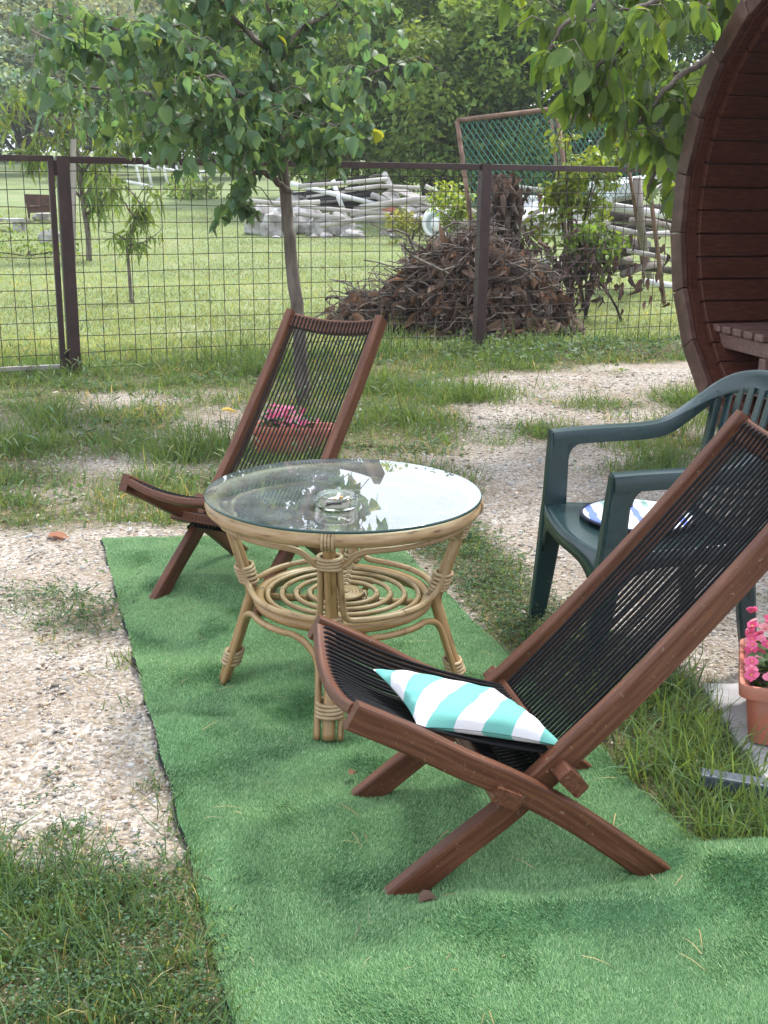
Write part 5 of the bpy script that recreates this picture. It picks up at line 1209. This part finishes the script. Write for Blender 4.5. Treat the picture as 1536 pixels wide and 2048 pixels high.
        for sgn in (1, -1):
            for k in range(-ny, nx + ny):
                pts = []
                for j in range(ny + 1):
                    u = (k + sgn * j) / nx
                    if 0 <= u <= 1: pts.append(Q(u, j / ny * .40))
                if len(pts) > 1: m.add(*tube(pts, .0048, 3))
        o = obj('wire_net', m, M['chain'], root)
        if net:
            V = [Q(u, v) + [0, .12, 0] for v in np.linspace(.05, 1, 8) for u in np.linspace(.12, .8, 12)]; F_ = [(j*12+i, j*12+i+1, j*12+i+13, j*12+i+12) for j in range(7) for i in range(11)]
            m = MB(); m.add(V, F_); sh = obj('shade_net', m, M['net'], root); sh.modifiers.new('s', 'SOLIDIFY').thickness = .004
    panel((914, 241), (1113, 217), (968, 660), (1170, 640), 13.0, 'left chain link panel in a rusty pipe frame above the leaf heap', False)
    panel((1103, 238), (1280, 222), (1150, 640), (1330, 620), 13.7, 'right chain link panel in a rusty pipe frame behind the bush', False)
    rod('rusty_rod', M['rust_pipe'], [at(1248, 285, 13.3), at(1268, 400, 13.3), gp(1290, 572)], .022, 'thin dark rod leaning beside the log pile', 'rod')
    # bush growing through the panels
    def bush(name, lab, px, py, Y, rx, rz, n, size, bt, cz):
        p = at(px, py, Y); b = np.array([p[0], Y, float(terrain(p[0], Y))]); root = thing(name, lab, 'bush', b); m = MB()
        for q in range(7): a = rng.uniform(0, 2*PI); limb(m, [(0, 0, 0), (rx*.2*math.cos(a), rx*.2*math.sin(a), cz*.6), (rx*.6*math.cos(a), rx*.5*math.sin(a), cz + rng.uniform(-.2, .8)*rz)], .014, .004, 5, 3)
        obj('stems', m, M['bark_dark'], root, True)
        nc = 26; u = rng.normal(0, 1, (nc, 3)); u /= np.linalg.norm(u, axis=1, keepdims=True); cc = u * rng.uniform(.3, 1, (nc, 1)) * [rx, rx * .7, rz] + [0, 0, cz]
        k = rng.integers(0, nc, n); v = rng.normal(0, 1, (n, 3)); v /= np.linalg.norm(v, axis=1, keepdims=True)
        pos = cc[k] + v * rng.random((n, 1)) ** .5 * rx * .36; R = rotm(rng.uniform(0, 2*PI, n), rng.normal(-.3, .5, n), rng.normal(0, .6, n))
        V, T = replicate(*LEAF_LONG, pos, R, size * rng.uniform(.6, 1.3, n)); ct = rng.normal(1, .2, nc).clip(.6, 1.5)
        o = obj('foliage', fast_mesh('foliage', V, T, M['peach_leaf'], np.repeat(tints(n, .2, .08, bt) * ct[k][:, None], len(LEAF_LONG[0]), 0), True), None, root); o['kind'] = 'stuff'
    bush('leafy_bush', 'yellow green leafy bush between the chain link panels', 1150, 390, 12.6, .46, .85, 1250, .085, (1.2, 1.1, .7), 1.35)
    bush('leafy_bush', 'green bush low behind the mesh fence near the logs', 1180, 490, 12.2, .45, .28, 600, .085, (.9, .95, .8), .75)
    bush('leafy_bush', 'small green shrub in front of the white boards', 905, 395, 18, .38, .4, 600, .09, (1.5, 1.35, .8), .95)
    bush('weed_clump', 'dry weed clump right of the boulders', 822, 450, 22.5, .45, .35, 500, .08, (1.5, 1.1, .9), .35)
    bush('weed_clump', 'flowering weed clump behind the white rail', 385, 400, 35, 1.0, .25, 900, .12, (1.3, 1.3, 1.3), .25)
    bush('weed_clump', 'tall weeds below the fire box', 50, 490, 19.5, 1.6, .10, 900, .07, (1.1, 1.1, .9), .08)
build_lawn_things()

# ------------------------------------------------------------------ heap of dead leaves and twigs behind the fence
def build_heap():
    cx, cy = .60, 11.15; root = thing('leaf_heap', 'big heap of dead brown leaves and twigs behind the mesh fence', 'leaf heap', (cx, cy, 0))
    def top(x, y):
        d = np.sqrt(((x - .15) / .92) ** 2 + (y / .75) ** 2); z = .84 * np.clip(1 - d ** 2.3, 0, None)
        d2 = np.sqrt(((x - .50) / .72) ** 2 + (y / .6) ** 2); z = np.maximum(z, .72 * np.clip(1 - d2 ** 2.2, 0, None))
        d3 = np.sqrt(((x + .62) / .62) ** 2 + (y / .5) ** 2); z = np.maximum(z, .34 * np.clip(1 - d3 ** 2, 0, None)); return z * (1 + .25 * (vnoise(x, y, .3, 15) - .5))
    n = 40; xs = np.linspace(-1.7, 2.2, n); ys = np.linspace(-.95, .95, n); X, Y = np.meshgrid(xs, ys); Z = top(X, Y) * .9 - .02 + .03 * (vnoise(X, Y, .12, 3) - .5)
    i = (np.arange(n - 1)[:, None] * n + np.arange(n - 1)[None]).ravel()
    obj('core', fast_mesh('core', np.stack([X, Y, Z], -1).reshape(-1, 3), np.concatenate([np.stack([i, i+1, i+n+1], -1), np.stack([i, i+n+1, i+n], -1)]), noisy('dark_litter', [(.3, (.012, .008, .006)), (.7, (.05, .033, .024))], 20, rough=1, bump=1, bscale=30), None, True), None, root)
    k = 9000; x = rng.normal(.1, .6, k).clip(-1.4, 1.4); y = rng.uniform(-.95, .3, k); z = top(x, y); ok = z > .02; x, y, z = x[ok], y[ok], z[ok]; k = len(x)
    z = z * rng.uniform(.55, 1.0, k) ** .6 + rng.uniform(0, .05, k); y = y - (1 - z / np.maximum(top(x, y), .01)).clip(0, 1) * .15
    pos = np.stack([x + cx, y + cy, z], -1); up_ = rng.random(k) < .5
    pos = pos[:2300]; k = len(pos); hang_ = rng.random(k) < .4
    R = rotm(rng.uniform(0, 2*PI, k), rng.normal(-.6, .5, k), rng.normal(0, .8, k)); s = rng.uniform(.09, .21, k)
    ti = tints(k, .45, .02) * np.array([1.1, 1.0, .95]); pale = rng.random(k) < .14; ti[pale] *= np.array([1.7, 1.7, 1.6])
    DL = leaf_tmpl([(0, .01), (.15, .15), (.4, .22), (.65, .18), (.87, .09), (1, 0)], 1.1, .5)
    leaves_on(root, DL, M['dry_leaf'], pos, R, s, ti, 280)
    m = MB()
    for q in range(520):
        a = rng.normal(-.15, .7); b = rng.uniform(-.8, .35); zz = float(top(np.array(a), np.array(b)))
        if zz < .03: continue
        yaw = rng.uniform(0, 2*PI); ln = rng.gamma(3, .12).__float__(); d = np.array([math.cos(yaw), math.sin(yaw) * .6, rng.normal(0, .4)]) * ln; p = np.array([a, b, zz + rng.uniform(-.04, .08)])
        pp = smooth_path([p - d / 2, p - d * .2 + rng.normal(0, .05, 3) * ln * 2, p + d * .2 + rng.normal(0, .05, 3) * ln * 2, p + d / 2], 2); rr_ = rng.gamma(2, .0022) + .002
        m.add(*tube(pp, rr_, 4, scale=None)); k0 = pp[len(pp) // 2]; m.add(*tube([k0, k0 + d * .3 + rng.normal(0, .06, 3)], rr_ * .6, 4))
    o = obj('twigs', m, M['bark'], root); o['kind'] = 'stuff'
    # dead vine column climbing the panel
    c = at(1005, 560, 12.7); b = np.array([c[0], 12.7, 0]); v = thing('dead_vine', 'withered brown vine column climbing behind the maroon post', 'vine', b)
    m = MB()
    for q in range(6): limb(m, [(rng.normal(0, .05), 0, 0), (rng.normal(0, .08), 0, .5), (rng.normal(0, .1), 0, 1.0), (rng.normal(.05, .06), 0, 1.40)], .012, .004, 5, 4, .01)
    obj('stems', m, M['bark_dark'], v)
    k = 420; t = rng.random(k); pos = np.stack([rng.normal(0, .17 - .09 * t, k), rng.normal(0, .1, k), .35 + 1.1 * t], -1) + b
    leaves_on(v, DL, M['dry_leaf'], pos, rotm(rng.uniform(0, 2*PI, k), rng.normal(-1.0, .4, k), rng.normal(0, .8, k)), rng.uniform(.08, .17, k), tints(k, .35, .05), 120)
    # dead leaves hanging under the bush
    c = at(1150, 570, 12.0); b = np.array([c[0], 12.0, 0]); v = thing('dead_branch', 'withered branch with hanging brown leaves under the green bush', 'branch', b)
    m = MB(); limb(m, [(-.55, 0, .25), (-.1, 0, .55), (.35, 0, .65)], .018, .006, 6, 5, .01); limb(m, [(.5, 0, .0), (.2, 0, .45), (-.2, 0, .8)], .016, .005, 6, 5, .01); obj('stems', m, M['bark_dark'], v)
    k = 300; pos = np.stack([rng.normal(-.05, .38, k), rng.normal(0, .15, k), rng.normal(.52, .17, k).clip(.15, 1)], -1) + b
    leaves_on(v, DL, M['dry_leaf'], pos, rotm(rng.uniform(0, 2*PI, k), rng.normal(-1.1, .4, k), rng.normal(0, .8, k)), rng.uniform(.06, .13, k), tints(k, .35) * np.array([.75, .65, .7]), 100)
build_heap()

# ------------------------------------------------------------------ gravel, grass, weeds, litter
def in_view(x, y, z=0.0, pad=40):
    d = np.stack([x, y, np.full_like(x, z) - CAM_H], -1); zc = d @ AX_F; px = 768 + F_PX * (d @ AX_R) / zc; py = 1024 - F_PX * (d @ AX_U) / zc
    return (zc > .2) & (px > -pad) & (px < 1536 + pad) & (py > -pad) & (py < 2048 + 3 * pad)
def on_slab(x, y): return (x > .93) & (x < 2.43) & (y > 1.8) & (y < 3.10)
def sample(n, y0, y1, power=1.0):
    y = y0 + (y1 - y0) * rng.random(n) ** power; hw = .40 * y + .35; x = rng.uniform(-1, 1, n) * hw; k = in_view(x, y); return x[k], y[k]
def gzh(x, y): return (vnoise(x, y, .9, 5) - .5) * .035 * sstep(14, 9, y) * ~on_mat(x, y, -.3)
def build_gravel():
    g = np.random.default_rng(5); shapes = []
    for q in range(7):
        V, F_ = boxv(0, 0, 0, 1.6, 1.25, .75); V = V + g.normal(0, .17, V.shape); V[[1, 3, 5, 7]] *= np.array([.62, .62, 1]); T = []
        for f in F_: T += [(f[0], f[1], f[2]), (f[0], f[2], f[3])]
        shapes.append((np.array(V), np.array(T)))
    x, y = sample(110000, 1.6, 8.8, 1.25); c = cover(x, y); k = (rng.random(len(x)) > c * .85) & ~on_mat(x, y, .0) & ~on_slab(x, y) & (fence_d(x, y) < -.5)
    x, y = x[k], y[k]; n = len(x); print('stones', n)
    s = rng.gamma(2.6, .00155, n).clip(.0015, .016) * np.where(rng.random(n) < .012, 1.8, 1) * (1 + .05 * y)
    P = np.stack([x, y, gzh(x, y) + s * .12], -1); R = rotm(rng.uniform(0, 2*PI, n), rng.normal(0, .25, n), rng.normal(0, .25, n)); idx = rng.integers(0, 7, n); parts = []
    b = rng.normal(.76, .20, (n, 1)).clip(.35, 1.45); w = rng.normal(0, .06, (n, 1)); ti = b * np.concatenate([1 + w, np.ones((n, 1)), 1 - w], 1)
    dk = rng.random(n) < .05; ti[dk] *= np.array([.45, .36, .3])
    for q in range(7):
        m = idx == q; V, T = replicate(*shapes[q], P[m], R[m], s[m][:, None] * np.array([[1, 1, .7]])); parts.append((V, T, np.repeat(ti[m], len(shapes[q][0]), 0)))
    tag(obj('gravel', fast_mesh('gravel', *cat_meshes(parts)[:2], M['stone'], cat_meshes(parts)[2]), None), 'loose pale crushed stone covering the bare yard', 'gravel', kind='stuff')
build_gravel()
def build_grass():
    parts = []
    # general grass of the yard
    x, y = sample(330000, 1.5, 9.6, 1.0); c = cover(x, y); clump = sstep(.35, .75, vnoise(x, y, .16, 31) * .6 + vnoise(x, y, .05, 32) * .4)
    k = (rng.random(len(x)) < c ** 1.3 * (.25 + .75 * clump) * np.where((y < 3.3) & (x > .3), .35, 1)) & ~on_mat(x, y, .004) & ~on_slab(x, y); x, y, clump = x[k], y[k], clump[k]; n = len(x)
    tall = sstep(4.3, 5.2, y) * .55 + .62 + .35 * (y < 2.5); right = x > .35; h = rng.gamma(5, .011, n).clip(.015, .16) * tall * (.6 + .7 * clump); h = np.where((x > .15) & (y < 5), h * .8, h)
    P = np.stack([x, y, gzh(x, y) - .004], -1); ti = tints(n, .27, .0) * np.where(y > 4.3, 1.1, 1.0)[:, None]; dry = rng.random(n) < (.06 + .2 * (vnoise(x, y, .5, 41) > .66)); ti[dry] = ti[dry] * np.array([3.2, 1.65, 2.2])
    parts.append(scatter_blades(P, h, rng.uniform(.0022, .0042, n) * (1 + .07 * y), ti, .45)); print('grass', n)
    # thick weedy grass in the front left corner
    n = 34000; x = rng.uniform(-1.15, .0, n); y = rng.uniform(1.45, 2.42, n); cl = vnoise(x, y, .13, 71) * .6 + vnoise(x, y, .05, 72) * .4
    k = (x < MAT_L(y) - .0) & (rng.random(n) < sstep(.25, .55, cl) * cover(x, y) * (.35 + .65 * sstep(.0, .25, MAT_L(y) - x))); x, y, cl = x[k], y[k], cl[k]; n = len(x)
    parts.append(scatter_blades(np.stack([x, y, gzh(x, y) - .003], -1), rng.gamma(5, .0125, n).clip(.015, .15) * (.5 + cl), rng.uniform(.0020, .0042, n), tints(n, .28, .0) * np.array([.8, .88, 1.05]), .8))
    # long grass strip by the slabs, and tussocks
    def tuft(cx, cy, r, cnt, hh, hs=.25, wd=.0035, yel=.05):
        q = rng.normal(0, r, (cnt, 2)); P_ = np.stack([cx + q[:, 0], cy + q[:, 1], gzh(cx + q[:, 0], cy + q[:, 1]) - .004], -1)
        P_ = P_[~on_slab(P_[:, 0] - .05, P_[:, 1])]; P_ = P_[~on_mat(P_[:, 0], P_[:, 1], .01)]; m_ = len(P_)
        if m_: parts.append(scatter_blades(P_, rng.normal(hh, hh * hs, m_).clip(.02, .4), rng.uniform(.7, 1.3, m_) * wd, tints(m_, .2, yel), .38))
    for q in range(105):
        yy = rng.uniform(2.15, 3.2); xx = rng.uniform(.72 - .30 * (yy - 2.2), .90); tuft(xx, yy, .035, 15, .125, .4, .0052); tuft(xx, yy, .05, 14, .06, .4, .0032)
    for q in range(10): yy = rng.uniform(2.05, 2.3); tuft(rng.uniform(.78, .95), yy, .03, 26, .09, .3, .0035)
    for px, py, cnt, hh in [(930, 800, 300, .17), (880, 805, 200, .14), (985, 800, 180, .14), (1180, 815, 150, .12), (1110, 865, 120, .10), (1330, 930, 280, .13), (1290, 950, 160, .12), (1395, 810, 250, .18), (1420, 850, 200, .15), (350, 915, 300, .19), (270, 900, 200, .16), (430, 900, 260, .19), (100, 850, 260, .2), (40, 900, 260, .18), (800, 850, 220, .16), (760, 780, 260, .2), (820, 790, 200, .15), (1000, 730, 120, .15), (700, 930, 0, .1), (500, 745, 220, .2), (560, 740, 200, .2), (430, 1310, 0, .1), (1250, 900, 140, .12), (880, 870, 120, .1), (1340, 870, 150, .14)]:
        if cnt: p = gz(px, py); tuft(p[0], p[1], .10, cnt, hh, .3, .006)
    # row of rough grass along the fence foot
    for q in range(110):
        s_ = rng.uniform(-.9, 5.2); o_ = rng.normal(.05, .16); p = FP(s_, 0, o_); tuft(p[0], p[1], .10, 26, rng.uniform(.06, .16) if s_ < 2.6 else rng.uniform(.08, .2), .3, .008, .0)
    for s_ in (1.15, 1.25, 1.0, 2.4, 2.55):
        p = FP(s_, 0, .1); tuft(p[0], p[1], .07, 40, .38, .3, .007)
    V, T, c_ = cat_meshes(parts); tag(obj('grass', fast_mesh('grass', V, T, M['grass'], c_), None), 'rough grass growing through the yard gravel', 'grass', kind='stuff')
    # low broad leaved weeds
    x, y = sample(120000, 1.5, 10.2, .9); c = cover(x, y); fd = fence_d(x, y); cl = sstep(.5, .7, vnoise(x, y, .3, 51)); cl = np.maximum(cl, sstep(-1.3, -.5, fd) * sstep(.3, .9, x)); cl = np.where(y < 2.5, .45 * sstep(.45, .65, vnoise(x, y, .12, 52)) + .25, cl); cl = np.maximum(cl, .35 * ((x > .1) & (y < 5)))
    k = (rng.random(len(x)) < c * cl * .5) & ~on_mat(x, y, .005) & ~on_slab(x, y) & (fd < .6); x, y, fd = x[k], y[k], fd[k]; n = len(x); hz = np.where((fd > -1.3) & (x > .3), .12, .035)
    P = np.stack([x, y, gzh(x, y) + rng.uniform(.0, 1, n) * hz], -1); R = rotm(rng.uniform(0, 2*PI, n), rng.normal(.15, .4, n), rng.normal(0, .4, n)); s = rng.uniform(.009, .02, n) * (1 + .14 * y)
    V, T = replicate(*LEAF_DISC, P, R, np.stack([s * np.where(y < 5, 1.25, 1), s * np.where(y < 5, rng.uniform(.3, .55, n), rng.uniform(.5, 1, n)), s], -1)); print('weeds', n)
    tag(obj('weeds', fast_mesh('weeds', V, T, M['weed'], np.repeat(tints(n, .25, .03), len(LEAF_DISC[0]), 0), True), None), 'low broad leaved weeds spreading over the yard edges', 'weeds', kind='stuff')
    # creeping knotweed in the front left corner and beside the mat: lying stems with small oval leaves
    LP, LY, LR_, LS, sparts = [], [], [], [], MB()
    for q in range(2000):
        if q < 900: x0 = rng.uniform(-1.1, -.15); y0 = rng.uniform(1.45, 2.5)
        elif q < 1250: x0 = rng.uniform(-1.4, -.7); y0 = rng.uniform(3.45, 3.95)
        else: y0 = rng.uniform(3.0, 4.8); x0 = .065 + (4.355 - y0) * .3 + rng.uniform(.03, .4)
        if rng.random() > float(cover(np.array([x0]), np.array([y0]))[0]) + .1 or bool(on_mat(np.array(x0), np.array(y0), -.01)): continue
        a = rng.uniform(0, 2*PI); ln = rng.uniform(.06, .16); r = rng.uniform(.15, .7); pts = np.array([(x0 + math.cos(a) * ln * t, y0 + math.sin(a) * ln * t, .004 + ln * r * t * (1.1 - .5 * t)) for t in (0, .5, 1)])
        sparts.add(*tube(pts, .0011, 3)); k_ = rng.integers(8, 16)
        for t in np.linspace(.12, 1, k_):
            LP.append((1-t)**2 * pts[0] + 2*t*(1-t)*pts[1] + t*t*pts[2]); LY.append(a + rng.choice([-1, 1]) * rng.uniform(.4, 1.3)); LR_.append(rng.normal(.35, .4)); LS.append(rng.uniform(.008, .015))
    n = len(LP); LP = np.array(LP); V, T = replicate(*LEAF_SMALL, LP, rotm(np.array(LY), np.array(LR_), rng.normal(0, .4, n)), np.array(LS)); ti = tints(n, .25, .0) * np.array([.95, 1.0, 1.25])
    yl = rng.random(n) < .07; ti[yl] *= np.array([2.3, 1.7, .8])
    tag(obj('knotweed', fast_mesh('knotweed', V, T, M['weed'], np.repeat(ti, len(LEAF_SMALL[0]), 0), True), None), 'creeping knotweed with small oval leaves at the yard edges', 'weeds', kind='stuff')
    # foxtail seed heads
    n = 520; x, y = sample(9000, 4.5, 8.4, 1.0); c = cover(x, y); k = (rng.random(len(x)) < c) & (x < .3) & ~on_mat(x, y, -.05); x, y = x[k][:n], y[k][:n]; n = len(x)
    sv, sF = lathe([(.0, 0), (.055, .1), (.075, .4), (.06, .8), (0, 1.0)], 6); sv = np.array(sv); sv = np.stack([sv[:, 0] + .38 * sv[:, 2] ** 2, sv[:, 1], sv[:, 2] * .92], -1); sT = np.array([t for f in sF for t in ((f[0], f[1], f[2]), (f[0], f[2], f[3]))])
    h = rng.uniform(.10, .24, n); P = np.stack([x, y, h * .9], -1); yaw = rng.uniform(0, 2*PI, n); R = rotm(yaw, np.zeros(n), rng.normal(0, .3, n)) @ rotm(np.zeros(n), -rng.uniform(.1, .8, n), np.zeros(n))
    V1, T1 = replicate(sv, sT, P, R, rng.uniform(.04, .065, n)); c1 = np.repeat(tints(n, .12) * np.array([2.0, 1.55, 2.6]), len(sv), 0)
    V2, T2, c2 = scatter_blades(np.stack([x, y, 0 * x], -1), h, np.full(n, .003), tints(n, .2), .06)
    V, T, c_ = cat_meshes([(V1, T1, c1), (V2, T2, c2)]); tag(obj('foxtails', fast_mesh('foxtails', V, T, M['grass'], c_), None), 'pale nodding foxtail seed heads in the yard grass', 'grass', kind='stuff')
    # straw lying about
    x, y = sample(15000, 1.5, 6.5, 1.3); c = cover(x, y); k = ((x < MAT_L(y)) | (x > MAT_R(y))) & (rng.random(len(x)) < .5 + .3 * (x < 0)) & ~on_slab(x, y); a = np.stack([x, y], -1)[k]; 
    x2, y2 = sample(2600, 1.5, 4.4, 1.2); k2 = on_mat(x2, y2, .03) & (rng.random(len(x2)) < .10); b = np.stack([x2, y2], -1)[k2]
    P = np.concatenate([np.concatenate([a, (gzh(a[:, 0], a[:, 1]) + .006)[:, None]], 1), np.concatenate([b, (mat_z(b[:, 0], b[:, 1]) + .012)[:, None]], 1)]); n = len(P)
    V, T = replicate(BL[1][0], BL[1][1], P, rotm(rng.uniform(0, 2*PI, n), np.full(n, -1.45) + rng.normal(0, .08, n), rng.normal(0, .1, n)), np.stack([rng.uniform(.025, .09, n), rng.uniform(.0012, .0022, n), rng.uniform(.025, .09, n)], -1))
    tag(obj('straw', fast_mesh('straw', V, T, M['straw'], np.repeat(tints(n, .2), len(BL[1][0]), 0)), None), 'dry straw bits scattered over gravel and matting', 'straw', kind='stuff')
    # mown lawn
    y = 9.0 + 22 * rng.random(160000) ** 1.5; x = rng.uniform(-1, 1, len(y)) * (.36 * y + .3); k = (fence_d(x, y) > .15) & in_view(x, y); x, y = x[k], y[k]; n = len(x)
    n_ = vnoise(x, y, 1.4, 61); ti = tints(n, .22, .03) * (.75 + .5 * n_)[:, None]; dry = rng.random(n) < .10 + .15 * (n_ > .62); ti[dry] *= np.array([1.3, 1.1, 1.35])
    V, T, c_ = scatter_blades(np.stack([x, y, terrain(x, y) - .005], -1), rng.uniform(.03, .07, n), rng.uniform(.006, .012, n) * (1 + .02 * y), ti, .5, BL=BL2)
    tag(obj('lawn', fast_mesh('lawn', V, T, M['lawn_blade'], c_), None), 'mown pale green lawn beyond the mesh fence', 'lawn', kind='stuff')
build_grass()

# fallen leaves that can be told apart
def fallen(px, py, z, size, yaw, col, lab, curl=.5):
    p = gz(px, py, z); tm = leaf_tmpl([(0, .02), (.1, .22), (.35, .34), (.6, .30), (.85, .12), (1, 0)], curl, .25)
    me = fast_mesh('fallen_leaf', tm[0] * size, tm[1], M['dry_leaf'], np.ones((len(tm[0]), 3)) * np.array(col), True)
    o = obj('fallen_leaf', me, None, loc=(p[0], p[1], z + .003), rotz=yaw); tag(o, lab, 'leaf', 'fallen leaves')
fallen(838, 1808, .010, .05, .4, (1.5, 1.3, 1.2), 'curled brown leaf beside the near lounger front foot', 1.0)
fallen(95, 1075, .006, .10, .1, (2.6, 1.7, 1.3), 'large orange brown leaf on the gravel at the mat corner')
fallen(443, 822, .05, .10, .2, (4.6, 4.6, 1.5), 'yellow leaf on the grass left of the far lounger')
fallen(318, 858, .05, .06, 1.2, (4.6, 3.8, 1.0), 'small orange leaf in the grass left of the yellow one')
fallen(700, 1553, .03, .03, 1.0, (1.8, 1.3, 1.0), 'small brown leaf behind the near lounger far foot', 1.0)
fallen(1525, 1757, .03, .07, 2.6, (1.3, 1.2, 1.1), 'brown leaf at the slab edge at right', .8)

# ------------------------------------------------------------------ pale even haze added round the whole place, imitating lens glare
def build_haze():
    m = bpy.data.materials.new('glare_haze'); m.use_nodes = True; t = m.node_tree; t.nodes.clear(); out = N(t, 'ShaderNodeOutputMaterial'); v = N(t, 'ShaderNodeVolumePrincipled')
    v.inputs['Color'].default_value = (.90, .95, .97, 1); v.inputs['Density'].default_value = HAZE; v.inputs['Anisotropy'].default_value = .3; t.links.new(v.outputs[0], out.inputs['Volume'])
    b = MB(); b.add(*boxv(0, 320, 8.0, 900, 860, 18.0)); o = obj('haze', b, m); tag(o, 'added pale haze over the garden imitating lens glare', 'haze', kind='stuff')
HAZE = .0011
build_haze()
